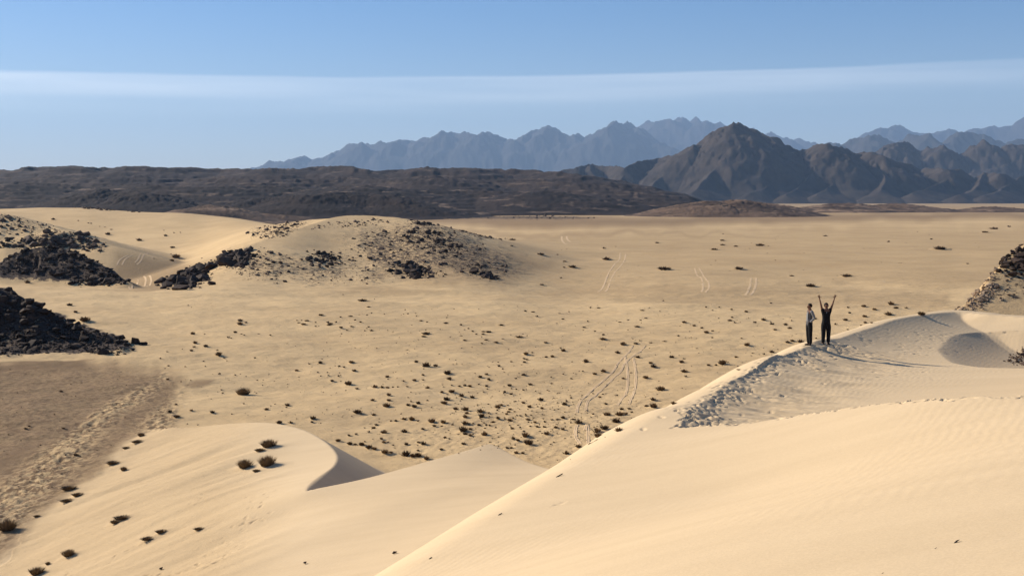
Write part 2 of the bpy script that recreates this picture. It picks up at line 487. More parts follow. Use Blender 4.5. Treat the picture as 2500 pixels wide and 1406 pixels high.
add(gravel, polymask([(930,660),(1180,600),(1370,632),(1375,660),(1240,705),(1040,700)], 26, 36, 6, 240, 420), 0.5)
add(gravel, polymask([(780,715),(900,700),(1100,712),(960,722)], 6, 12, 16, 200, 300), 0.35)
add(gravel, polymask([(1020,522),(1500,527),(2600,512),(2600,532),(1900,545),(1500,555),(1250,560),(1030,548)], 13, 9, 7, 500, 3000), 0.8)
add(gravel, polymask([(1000,556),(1500,562),(1900,570),(2100,580),(1700,578),(1300,577),(1050,573)], 9, 26, 8, 400, 1000), 0.45)
add(gravel, polymask([(1280,705),(1500,690),(1900,690),(2330,720),(2330,752),(1900,750),(1500,742)], 12, 24, 9, 210, 420), 0.32)
add(gravel, polymask([(900,480),(2700,480),(2700,520),(900,525)], 4, 8, 10, 1400, 9000), 0.55)
add(gravel, polymask([(1250,560),(2600,540),(2600,690),(1400,700),(1150,640)], 20, 40, 12, 230, 1200), 0.28)
add(gravel, np.where(L > 0, 0.17 * (1 - sstep(450, 760, PXG)) * sstep(34, 44, RR) * fore_only, 0))
# stony hillsides
F_ROCK = [(-300,600),(0,690),(60,728),(150,773),(230,803),(330,848),(300,866),(180,862),(60,868),(-300,880)]
add(rocky, polymask(F_ROCK, 8, 12, 20, 118, 175), 1.0)
add(rocky, polymask([(-200,640),(0,632),(60,602),(110,594),(180,608),(240,640),(320,690),(250,697),(0,680),(-200,690)], 6, 10, 21, 236, 280), 1.0)
add(rocky, polymask([(40,580),(70,570),(140,560),(210,566),(270,600),(262,612),(130,606),(60,600)], 6, 10, 22, 300, 360), 0.55)
add(rocky, polymask([(-200,500),(0,518),(60,530),(130,550),(190,570),(110,566),(0,575),(-200,580)], 8, 10, 23, 380, 460), 0.4)
add(rocky, polymask([(520,650),(560,608),(620,605),(690,620),(760,615),(820,610),(880,640),(960,640),(1060,690),(950,690),(800,690),(650,680)], 30, 45, 24, 240, 380), 0.5)
add(rocky, polymask([(840,575),(900,560),(960,535),(1050,535),(1150,580),(1240,620),(1270,670),(1200,690),(1090,680),(950,680),(870,620)], 34, 50, 25, 240, 440), 0.6)
add(rocky, polymask([(600,560),(700,535),(780,535),(700,565),(620,580)], 6, 14, 26, 330, 520), 0.45)
add(rocky, polymask([(1030,520),(1120,518),(1400,527),(1500,533),(1300,536),(1100,536)], 4, 6, 27, 600, 1400), 0.7)
add(rocky, polymask([(1120,560),(1160,555),(1240,575),(1250,585),(1150,580)], 5, 8, 28, 380, 560), 0.4)
add(rocky, polymask([(160,500),(320,495),(440,512),(330,514),(200,505)], 4, 8, 29, 560, 720), 0.4)
add(rocky, polymask([(2330,760),(2420,640),(2520,570),(2560,720),(2400,745)], 8, 12, 30, 78, 140), 0.35)
# ground churned by feet and hooves, in bands
bands = 0.5 + 0.5 * np.sin((GX + 0.12 * GY) * 2 * np.pi / 5.2 + 1.3 * perlin(GX / 16, GY / 16, 61))
add(tramp, polymask([(-200,1240),(100,1090),(250,990),(400,910),(470,930),(430,1035),(300,1120),(180,1240),(0,1400),(-200,1500)], 18, 20, 31, 44, 125) * flat_only * (0.22 + 0.78 * bands))
add(tramp, polymask([(0,890),(300,890),(420,915),(100,1080),(-200,1150)], 20, 30, 33, 60, 125) * flat_only, 0.25)
add(tramp, polymask([(900,1060),(1350,960),(1650,960),(1450,1150),(1000,1130)], 40, 40, 34, 68, 125) * fore_only, 0.35)
vm = (RR > 40) & (RR < 260)
cell = np.zeros(GX.shape)
cell[vm] = fbm(GX[vm] / 0.6, GY[vm] / 0.6, 2, 71)
GZ += 0.12 * tramp * cell
# stony relief on the rock slopes
rm = rocky > 0.05
GZ[rm] += rocky[rm] * (0.5 * fbm(GX[rm] / 7, GY[rm] / 7, 4, 81) + 0.35 * np.maximum(fbm(GX[rm] / 3.1, GY[rm] / 3.1, 2, 85), 0))

# ------------------------------------------------------------------ where the bushes stand, each on the little mound of sand it has caught
Z34, Z18 = 0.34, 0.18
S_MID = """20 412 40,110 205 12,250 243 65,293 290 30,335 237 10,165 358 35,197 388 20,237 403 22,172 430 28,95 443 25,140 462 20,315 460 28,293 438 22,283 352 18,315 338 15,407 345 14,557 315 15,545 345 12,578 343 18,633 340 14,637 358 14,670 390 28,712 402 18,705 482 60,690 503 35,850 407 38,957 423 24,1010 450 18,1043 470 24,1065 490 22,960 503 20,985 530 32,1120 468 32,1155 470 45,1115 485 30,1138 528 28,1210 545 35,1110 557 22,1258 525 20,1245 420 36,1375 505 55,1420 325 25,1475 328 28,1500 363 25,1690 382 24,1663 340 16,1732 328 14,1885 300 24,1945 298 30,1840 437 28,1870 398 20,1918 470 22,1975 520 48,1978 495 25,2097 400 26,2155 388 18,2245 390 20,2285 372 28,2222 432 42,2258 315 30,2410 250 22,2123 560 48,2213 553 34,2240 535 16,2320 548 26,2420 537 26,2083 620 38,2228 652 38,2470 652 38,2340 718 45,2320 695 30,2283 797 45,1855 683 48,1980 752 44,1918 773 32,2125 805 28,2178 768 20,2390 880 70,2335 955 44,2288 1002 34,2340 1005 60,2485 985 40,1565 545 34,1692 605 40,1672 588 20,1568 652 28,1615 648 34,1422 628 38,1470 622 20,1408 665 22,1410 688 28,1430 672 24,1320 688 24,1230 715 26,1258 740 22,1225 690 16,635 686 32,708 713 62,775 714 38,860 765 58,1095 793 34,1140 775 30,1155 810 28,1408 777 32,1350 808 22,1605 798 20,1610 845 24,1455 848 34,1530 957 42,1700 990 42,1718 972 24,1745 946 24,1742 930 16,1835 757 20,1748 808 20,1690 775 18,1905 915 18,1955 940 26,1975 920 18,2075 930 24,1998 988 26,190 748 36,117 725 22,85 718 18,170 688 40,78 790 20,30 822 26,427 792 30,435 812 18,545 827 24,623 818 30,683 780 26,685 818 22,720 873 34,873 808 36,890 855 20,945 860 26,985 855 28,1020 860 32,1085 848 20,1140 860 26,1148 883 20,1120 903 18,1305 855 36,1320 880 20,1270 902 26,1320 917 26,1405 890 22,1355 885 16,890 898 46,820 903 30,860 922 16,960 928 44,1038 940 36,855 952 52,835 980 48,965 957 22,150 842 58,337 865 42,388 868 30,430 872 26,468 870 20,505 868 22,570 865 22,210 878 26,437 922 36,323 960 36,438 960 34,420 998 62,578 995 36,620 1005 42,650 982 36,600 972 24,715 966 20,745 1015 18,920 1023 44,988 1027 52,1000 1055 32,988 1080 40,1100 1040 60,1155 1055 24,1108 1075 50,1160 1080 20,1220 1010 50,1245 995 30,1220 1035 24,1310 1025 30,1300 1045 28,1340 1045 20,1222 1090 34,1285 1060 28,1275 1098 22,1310 1105 40,1330 1090 20,1385 1075 18,1425 1075 24,1405 980 28,1450 1008 36,1508 1010 18,1540 1020 32,1440 1100 36,1490 1120 28,1478 1090 20,1560 1120 24,1610 1103 24,1650 1100 26,1690 1085 34,330 1065 34,215 1045 60,240 1060 20,172 1078 14,490 1108 30,455 1113 22,545 1095 40,605 1097 50,650 1113 24,748 1112 56,830 1118 44,350 1137 28,330 1160 34,295 1190 24,265 1160 14,203 1207 24,153 1213 26,405 1190 50,550 1185 48,683 1167 28,765 1145 28,895 1140 22,985 1125 50,1013 1132 24,1045 1130 18,1085 1138 30,1025 1168 34,975 1175 70,1130 1165 20,1140 1140 24,1190 1118 30,1205 1160 22,1165 1145 24,990 1203 40,1025 1213 34,1125 1205 50,845 1230 30,875 1240 20,402 1262 36,385 1237 26,432 1263 20,268 1260 20,470 1285 20,565 1275 34,653 1262 28,687 1272 42,975 1272 36,1325 1165 32,1385 1160 24,1410 1188 24,1455 1150 22,1505 1150 28,1555 1152 26,1640 1157 34,1690 1170 30,1522 1185 16,1540 1200 18,1575 1200 50,1330 1235 36,1365 1248 32,1420 1215 60,1440 1268 66,1800 1120 60,1762 1098 26,2005 1062 60,2100 1062 64,2140 1058 38,2070 1112 66,1930 1180 70,1990 1162 60,1945 1215 72,2088 1175 56,1803 1292 48,1710 1340 46,1290 1303 28,1320 1303 26,1355 1338 36,1400 1340 30,650 1322 26,815 1313 30,2185 1050 24,2110 1025 34,2165 1022 26,1905 1062 24"""
S_FOOT = "75 1250 40,160 1273 40,200 1278 30,245 1278 50,300 1300 60,335 1308 40,410 1330 60,455 1335 30,560 1350 70,610 1360 50,650 1355 60,710 1378 46"
S_LEFT = """500 278 42,543 328 30,612 383 78,345 330 45,1350 283 14,1375 297 12,1725 390 36,1722 413 42,1765 407 24,1690 475 28,1732 488 20,1755 497 16,1660 517 14,1640 513 24,1943 498 20,1858 487 16,2305 348 38,2205 390 38,2180 415 40,2145 405 26,2132 390 18,2165 390 14,2265 405 18,2268 433 20,2355 405 24,2362 420 36,2412 402 20,2445 368 18,2450 443 24,1385 484 38,1468 488 14,1400 549 36,1478 573 36,1395 582 24,1375 606 28,1310 597 12,1560 605 22,1568 632 50,1575 645 20,1610 660 18,1630 680 16,1200 615 16,1153 664 22,1460 684 18,1210 716 20,1185 736 14,1330 722 18,1475 720 16,1205 812 26,1300 830 14,1590 888 18,1598 912 18,1265 992 26,1220 1043 36,1373 1034 26,1525 1047 34,1665 1062 16,1752 988 18,1840 912 14,1848 820 16,1885 855 12,1690 782 16,1575 775 24,1832 660 20,2300 692 34,2220 702 20,2130 748 30,2283 763 18,2352 765 20,2305 790 16,2358 785 16,2432 790 20,2385 823 26,2435 720 24,2472 728 16,1913 1026 36,1943 1003 14,1975 990 14,2065 995 40,2055 1015 20,2248 1090 44,2240 1117 26,2005 1122 44,2085 1120 34,1345 1133 14,1420 1140 18"""
S_FLAT = "455 1162 26,440 898 26,185 776 10,72 743 12,185 1165 26,210 1150 24,545 1355 36,470 1355 20"
S_RIGHT = """60 402 34,130 427 28,185 446 26,308 376 14,388 390 34,405 370 22,422 407 24,440 387 10,567 404 28,630 383 38,690 415 34,683 402 16,712 455 30,790 420 32,818 445 36,830 392 16,998 377 34,1148 420 26,1218 385 36,1250 338 26,1240 300 26,1350 288 34,1425 310 34,1355 360 38,1360 405 28,1405 408 24,1330 427 20,1235 457 20,1545 270 50,1580 300 40,1655 302 26,1525 343 56,1765 343 60,215 295 20,255 275 10,265 318 14,310 296 18,400 313 22,505 326 28,685 268 20,220 475 36,262 467 26,20 503 24,70 513 12,110 513 12,262 515 20,475 520 22,510 563 46,150 590 12,802 545 34,835 535 32,898 540 50,1005 518 18,690 615 36,632 632 22,600 635 12,553 627 20,433 652 28,60 667 22,40 687 40,335 695 60,373 690 16,290 713 26,235 709 30,450 745 26,448 722 18,60 753 50,70 792 22,1055 490 14,960 440 20"""
S_PLAIN_A = "1895 1045 90,340 946 12,335 990 40,335 1022 36,433 1033 34,605 1025 60,275 1054 50,715 1135 12,450 1190 66,833 1244 36,1230 1243 70,970 1315 76,1075 958 34,1525 1003 24,1833 985 20,2095 1160 22,2393 895 24,2220 930 50,2285 905 60"
S_PLAIN_B = "2000 1122 64,2415 1192 90,1983 1050 26,1537 1307 34,1760 1178 60,1700 1140 30,1530 1088 50,1650 1095 16,1325 985 50,1320 1028 28,1675 1262 20,2365 1007 34,1700 1188 20"
S_REAR = "1060 497 26,1200 530 30,1232 535 32,1510 618 34,1890 757 80,2340 857 66,2320 952 28,2090 1010 26,2225 628 24,2358 660 26,2448 657 26,1465 677 70,2390 980 120,2335 1035 70,370 1330 74,1353 573 18,1425 583 20,720 475 50,2245 697 50"
def parse(s_, o, k): return [(o[0] + float(a) * k, o[1] + float(b_) * k, float(w) * k) for a, b_, w in (t.split() for t in s_.split(','))]
ALL = []
for s_, o_, k_, lab, grp in (
    (S_MID, (800,650), Z34, 'small dark dry bush in the bush field on the valley floor', 'bushes of the valley floor'),
    (S_FOOT, (800,650), Z34, 'dry tuft in the row of bushes along the crescent dune foot', 'row of bushes at the dune foot'),
    (S_LEFT, (0,650), Z34, 'small dark bush on the sand sheet left of the bush field', 'bushes of the left sand sheet'),
    (S_FLAT, (0,650), Z34, 'low dark tuft on the brown trampled flat at left', 'tufts on the trampled flat'),
    (S_RIGHT, (1650,650), Z34, 'small dark bush on the sand behind and around the two people', 'bushes behind the people'),
    (S_PLAIN_A, (1650,250), Z34, 'low lone bush on the open plain beyond the two people', 'bushes of the open plain'),
    (S_PLAIN_B, (800,250), Z34, 'low lone bush on the plain to the right of the stony knoll', 'bushes beside the knoll'),
    (S_REAR, (0,450), Z18, 'dark bush on the slope of the rear dune at left', 'bushes of the rear dune')):
    ALL += [(x, y, w, lab, grp) for x, y, w in parse(s_, o_, k_)]
NAMED = [  # tufted bushes on and beside the crescent dune, pixel, width, label
 (656,1086,38,'olive tuft bush highest on the wind face of the crescent dune'),(634,1098,24,'low trailing part-buried bush just left of the highest dune tuft'),
 (598,1137,37,'leftmost bush of the close pair on the crescent dune face'),(652,1132,40,'rightmost bush of the close pair on the crescent dune face'),(626,1148,20,'small tuft between and below the close pair of dune bushes'),
 (345,1063,16,'small tuft on the left edge crest of the crescent dune'),(335,1077,27,'dark flat bush by the top of the crescent dune edge'),(308,1093,17,'little bush low on the crescent dune edge'),
 (275,1129,31,'spiky tuft on the border of dune and trampled flat'),(302,1146,16,'tiny dark bush just inside the dune border'),
 (168,1191,37,'round dark bush on the trampled flat beside the dune'),(189,1207,27,'flat dark bush touching the round bush at the dune foot'),(163,1221,31,'low dark bush below the round bush at the dune foot'),
 (90,1259,16,'single small tuft on the trampled flat near the left edge'),(17,1287,48,'large dark bush cut by the left edge'),
 (297,1263,37,'olive bush in the middle of the lower dune slope'),(282,1273,27,'flat trailing twigs left of the lower slope bush'),
 (393,1297,27,'upper bush of the lower pair on the dune slope'),(360,1314,31,'lower bush of the lower pair on the dune slope'),
 (167,1353,31,'bush near the bottom left on the dune slope'),(117,1376,12,'tiny tuft near the bottom left corner'),(90,1397,37,'bush cut by the bottom edge at left'),
 (485,1290,24,'low dry twig line on the lower dune face'),(594,960,34,'pale green bush alone on the sand above the crescent dune'),(432,1016,18,'spiky green tuft at the top corner of the trampled flat')]
# line-of-sight lookup on the finished ground
nr, na = GX.shape
TANE = (GZ - EYE) / RR
def cast(px, py):
    """where the line of sight of a photo pixel meets the ground"""
    d = ray(px, py); a_ = math.atan2(d[0], d[1]); el = d[2] / math.hypot(d[0], d[1])
    j = int(np.clip(np.searchsorted(az, a_), 1, na - 1)); f = (a_ - az[j - 1]) / (az[j] - az[j - 1])
    t = TANE[:, j - 1] * (1 - f) + TANE[:, j] * f
    k = np.nonzero((t >= el) & (rr > 4))[0]
    if len(k) == 0: return None
    k = k[0]
    if k == 0: return None
    g_ = (el - t[k - 1]) / (t[k] - t[k - 1] + 1e-12)
    r_ = rr[k - 1] + (rr[k] - rr[k - 1]) * min(max(g_, 0), 1)
    return np.array([r_ * math.sin(a_), r_ * math.cos(a_), EYE + el * r_])
MOUND = []
for t in [(x, y, w) for x, y, w, _, _ in ALL] + [t[:3] for t in NAMED]:
    q = cast(t[0], t[1] + t[2] * .12)
    if q is not None: MOUND.append((q[0], q[1], t[2] * q[1] / F_PX))
mrg = random.Random(21)
wx_, wy_ = -SUN_DIR.x, -SUN_DIR.y; wl_ = math.hypot(wx_, wy_); wx_ /= wl_; wy_ /= wl_
for x, y, w in MOUND:
    r0 = math.hypot(x, y); R_ = min(w * 1.6, 4.0)
    i0, i1 = np.searchsorted(rr, [r0 - R_ - .5, r0 + R_ + .5]); aa = math.atan2(x, y); j0, j1 = np.searchsorted(az, [aa - R_ / r0, aa + R_ / r0])
    dx, dy = GX[i0:i1, j0:j1] - x, GY[i0:i1, j0:j1] - y
    # a drift trails off down wind
    u = dx * 0.78 - dy * 0.62; v = dx * 0.62 + dy * 0.78
    u = np.where(u > 0, u / 1.7, u)
    GZ[i0:i1, j0:j1] += w * mrg.uniform(.10, .24) * np.exp(-(u * u + v * v) / (0.40 * w * w))
TANE = (GZ - EYE) / RR

# ------------------------------------------------------------------ materials
def new_mat(name):
    m = bpy.data.materials.new(name); m.use_nodes = True
    n = m.node_tree.nodes; b = n['Principled BSDF']
    b.inputs['Roughness'].default_value = 0.95
    b.inputs['Specular IOR Level'].default_value = 0.1
    return m, n, m.node_tree.links, b
def noise(n, l, vec, scale, detail=4, rough=0.55, sx=None):
    if sx is not None:
        mp = n.new('ShaderNodeMapping'); l.new(vec, mp.inputs[0]); mp.inputs['Scale'].default_value = sx[:3]
        if len(sx) > 3: mp.inputs['Rotation'].default_value = (0, 0, sx[3])
        vec = mp.outputs[0]
    t = n.new('ShaderNodeTexNoise'); l.new(vec, t.inputs['Vector'])
    t.inputs['Scale'].default_value = scale; t.inputs['Detail'].default_value = detail; t.inputs['Roughness'].default_value = rough
    return t.outputs[0]
def mrange(n, l, v, a, b, c, d):
    t = n.new('ShaderNodeMapRange'); l.new(v, t.inputs[0])
    for k, x in zip((1, 2, 3, 4), (a, b, c, d)): t.inputs[k].default_value = x
    return t.outputs[0]
def mix(n, l, f, a, b, mode='MIX'):
    t = n.new('ShaderNodeMix'); t.data_type = 'RGBA'; t.blend_type = mode
    for s, v in ((0, f), (6, a), (7, b)):
        if hasattr(v, 'links'): l.new(v, t.inputs[s])
        elif s == 0: t.inputs[0].default_value = v
        else: t.inputs[s].default_value = (*v, 1)
    return t.outputs[2]
def nmath(n, l, op, a, b):
    t = n.new('ShaderNodeMath'); t.operation = op
    for i, v in enumerate((a, b)):
        if hasattr(v, 'links'): l.new(v, t.inputs[i])
        else: t.inputs[i].default_value = v
    return t.outputs[0]
SAND = (0.60, 0.452, 0.272)
m_sand, n, l, b = new_mat('sand')
pos = n.new('ShaderNodeNewGeometry').outputs['Position']
def attr(n, nm):
    t = n.new('ShaderNodeAttribute'); t.attribute_name = nm; return t.outputs['Fac']
n1 = noise(n, l, pos, 0.035, 6, 0.6)
n2 = noise(n, l, pos, 0.4, 6, 0.65)
n3 = noise(n, l, pos, 9.0, 3, 0.6)
g_at, r_at, v_at = attr(n, 'gravel'), attr(n, 'rocky'), attr(n, 'valley')
c0 = mix(n, l, mrange(n, l, n1, .3, .7, 0, 1), SAND, (0.63, 0.472, 0.282))
n4 = noise(n, l, pos, 0.011, 5, 0.6); n5 = noise(n, l, pos, 0.07, 5, 0.65)
vt = nmath(n, l, 'MULTIPLY', v_at, nmath(n, l, 'ADD', mrange(n, l, n5, .38, .66, 0, .34), nmath(n, l, 'MULTIPLY', mrange(n, l, n4, .40, .62, 0, .40), mrange(n, l, n2, .3, .7, .4, 1))))
c0 = mix(n, l, v_at, c0, (0.625, 0.445, 0.232))
c0 = mix(n, l, vt, c0, (0.41, 0.278, 0.142))
gcol = mix(n, l, mrange(n, l, n2, .3, .7, 0, 1), (0.15, 0.095, 0.050), (0.235, 0.152, 0.083))
gm = nmath(n, l, 'MULTIPLY', g_at, mrange(n, l, n2, .2, .55, .75, 1))
t_at = attr(n, 'churned')
clod = mrange(n, l, noise(n, l, pos, 1.7, 4, 0.65, (1.6, 1.0, 1, 0.1)), .45, .54, 0, 1)
gm = nmath(n, l, 'MULTIPLY', gm, nmath(n, l, 'SUBTRACT', 1.0, nmath(n, l, 'MULTIPLY', nmath(n, l, 'MULTIPLY', t_at, clod), 0.85)))
c1 = mix(n, l, gm, c0, gcol)
speck = noise(n, l, pos, 0.85, 6, 0.75)
sp2 = nmath(n, l, 'ADD', speck, nmath(n, l, 'MULTIPLY', nmath(n, l, 'SUBTRACT', r_at, 0.5), 0.32))
sm = nmath(n, l, 'MULTIPLY', mrange(n, l, sp2, .49, .56, 0, 1), mrange(n, l, r_at, 0.0, 0.25, 0, 1))
rcol = mix(n, l, mrange(n, l, n3, .3, .7, 0, 1), (0.045, 0.034, 0.028), (0.10, 0.072, 0.053))
c2 = mix(n, l, sm, c1, rcol)
grain = noise(n, l, pos, 38.0, 2, 0.7)
c2 = mix(n, l, 1.0, c2, mix(n, l, mrange(n, l, grain, .3, .7, 0, 1), (0.93, 0.925, 0.92), (1.06, 1.06, 1.06)), 'MULTIPLY')
stk = noise(n, l, pos, 0.5, 4, 0.6, (0.35, 2.2, 1, 0.44))
c2 = mix(n, l, 1.0, c2, mix(n, l, mrange(n, l, stk, .3, .7, 0, 1), (0.955, 0.95, 0.94), (1.03, 1.03, 1.03)), 'MULTIPLY')
l.new(c2, b.inputs['Base Color'])
# wind ripples and grain
rip = n.new('ShaderNodeTexWave'); mp = n.new('ShaderNodeMapping'); l.new(pos, mp.inputs[0])
mp.inputs['Rotation'].default_value = (0, 0, 0.5); l.new(mp.outputs[0], rip.inputs['Vector'])
rip.inputs['Scale'].default_value = 1.6; rip.inputs['Distortion'].default_value = 7; rip.inputs['Detail'].default_value = 2; rip.inputs['Detail Scale'].default_value = 0.6
rp = nmath(n, l, 'MULTIPLY', rip.outputs['Fac'], mrange(n, l, noise(n, l, pos, 0.12, 2), .45, .7, 0.0, 1.0))
fine = noise(n, l, pos, 1.3, 8, 0.7, (1, 1.4, 1, 0.4))
hh = nmath(n, l, 'ADD', nmath(n, l, 'MULTIPLY', rp, 0.0045), nmath(n, l, 'MULTIPLY', fine, nmath(n, l, 'ADD', 0.016, nmath(n, l, 'MULTIPLY', v_at, 0.16))))
bp = n.new('ShaderNodeBump'); l.new(hh, bp.inputs['Height']); bp.inputs['Strength'].default_value = 0.8; bp.inputs['Distance'].default_value = 1.0
l.new(bp.outputs[0], b.inputs['Normal'])

def rock_mat(name, dark, light, scale=0.02, sand=None, bump=0.0):
    m, n, l, b = new_mat(name)
    pos = n.new('ShaderNodeNewGeometry').outputs['Position']
    f = noise(n, l, pos, scale, 8, 0.68)
    c = mix(n, l, mrange(n, l, f, .32, .7, 0, 1), dark, light)
    if sand:
        up = n.new('ShaderNodeSeparateXYZ'); l.new(n.new('ShaderNodeNewGeometry').outputs['Normal'], up.inputs[0])
        f2 = noise(n, l, pos, scale * 1.7, 6, 0.6, (1, 1, 3))
        sm = nmath(n, l, 'MULTIPLY', mrange(n, l, up.outputs['Z'], sand[1], min(sand[1] + .06, 1.0), 0, 1), mrange(n, l, f2, sand[2], sand[2] + .12, 0, 1))
        c = mix(n, l, sm, c, sand[0])
    l.new(c, b.inputs['Base Color'])
    if bump:
        bp = n.new('ShaderNodeBump'); l.new(noise(n, l, pos, scale * 2.5, 8, .7), bp.inputs['Height'])
        bp.inputs['Distance'].default_value = bump; bp.inputs['Strength'].default_value = 1.0
        l.new(bp.outputs[0], b.inputs['Normal'])
    return m

# ------------------------------------------------------------------ ground object
def link(o, parent=None):
    scene.collection.objects.link(o)
    if parent is not None: o.parent = parent
    return o
def grid_mesh(name, X, Y, Z, wrap=False):
    n, m = X.shape
    me = bpy.data.meshes.new(name)
    co = np.stack([X, Y, Z], -1).reshape(-1, 3).astype(np.float32)
    i = np.arange(n * m).reshape(n, m)
    if wrap: i = np.concatenate([i, i[:, :1]], 1)
    q = np.stack([i[:-1, :-1], i[:-1, 1:], i[1:, 1:], i[1:, :-1]], -1).reshape(-1, 4)
    fill_mesh(me, co, q)
    return me
def fill_mesh(me, co, q, smooth=True):
    k = q.shape[1]
    me.vertices.add(len(co)); me.vertices.foreach_set('co', np.ascontiguousarray(co, np.float32).ravel())
    me.loops.add(q.size); me.loops.foreach_set('vertex_index', np.ascontiguousarray(q, np.int32).ravel())
    me.polygons.add(len(q)); me.polygons.foreach_set('loop_start', np.arange(0, q.size, k, dtype=np.int32))
    me.polygons.foreach_set('loop_total', np.full(len(q), k, np.int32))
    me.polygons.foreach_set('use_smooth', np.full(len(q), smooth))
    me.update()
def struct(name, me, mat):
    o = link(bpy.data.objects.new(name, me)); o['kind'] = 'structure'
    if mat is not None: me.materials.append(mat)
    return o
valley_at = fore_only * np.where(L > 0, 0.5, 1.0) * sstep(34, 44, RR)
valley_at = np.maximum(fore_only * flat_only * sstep(50, 75, RR), np.where(L > 0, valley_at * (1 - sstep(480, 760, PXG)), 0))
# the sheet is cut into the foreground dune, the crescent dune below it and the desert floor; shared normals keep it whole
dZr = np.gradient(GZ, axis=0); dXr = np.gradient(GX, axis=0); dYr = np.gradient(GY, axis=0)
def wgrad(a): return (np.roll(a, -1, 1) - np.roll(a, 1, 1)) * 0.5
NX = np.cross(np.stack([wgrad(GX), wgrad(GY), wgrad(GZ)], -1), np.stack([dXr, dYr, dZr], -1))
NX *= np.sign(NX[..., 2:3]); NX /= np.linalg.norm(NX, axis=-1, keepdims=True)
nr, na = GX.shape
reg = np.where(GA > np.maximum(GD, GB) - 0.05, 0, np.where((GD > GB) & (RR < 110), 1, 2))
idx = np.arange(nr * na).reshape(nr, na); idxw = np.concatenate([idx, idx[:, :1]], 1)
quads = np.stack([idxw[:-1, :-1], idxw[:-1, 1:], idxw[1:, 1:], idxw[1:, :-1]], -1).reshape(-1, 4)
freg = reg[:-1, :].reshape(-1)
allco = np.stack([GX, GY, GZ], -1).reshape(-1, 3); alln = NX.reshape(-1, 3)
for k, nm in ((2, 'desert_ground'), (1, 'crescent_dune'), (0, 'foreground_dune')):
    qq = quads[freg == k]
    used, inv = np.unique(qq, return_inverse=True)
    me = bpy.data.meshes.new(nm)
    fill_mesh(me, allco[used], inv.reshape(qq.shape))
    for an, arr in (('gravel', gravel), ('rocky', rocky), ('valley', valley_at), ('churned', tramp)):
        at = me.attributes.new(an, 'FLOAT', 'POINT'); at.data.foreach_set('value', arr.reshape(-1)[used].astype(np.float32))
    me.normals_split_custom_set_from_vertices(alln[used].astype(np.float32))
    struct(nm, me, m_sand)

def ground_z(x, y):
    a_ = math.atan2(x, y); r_ = math.hypot(x, y)
    j = int(np.clip(np.searchsorted(az, a_), 1, na - 1)); i = int(np.clip(np.searchsorted(rr, r_), 1, nr - 1))
    f = (a_ - az[j - 1]) / (az[j] - az[j - 1]); g_ = (r_ - rr[i - 1]) / (rr[i] - rr[i - 1])
    return ((GZ[i-1, j-1] * (1-f) + GZ[i-1, j] * f) * (1-g_) + (GZ[i, j-1] * (1-f) + GZ[i, j] * f) * g_)

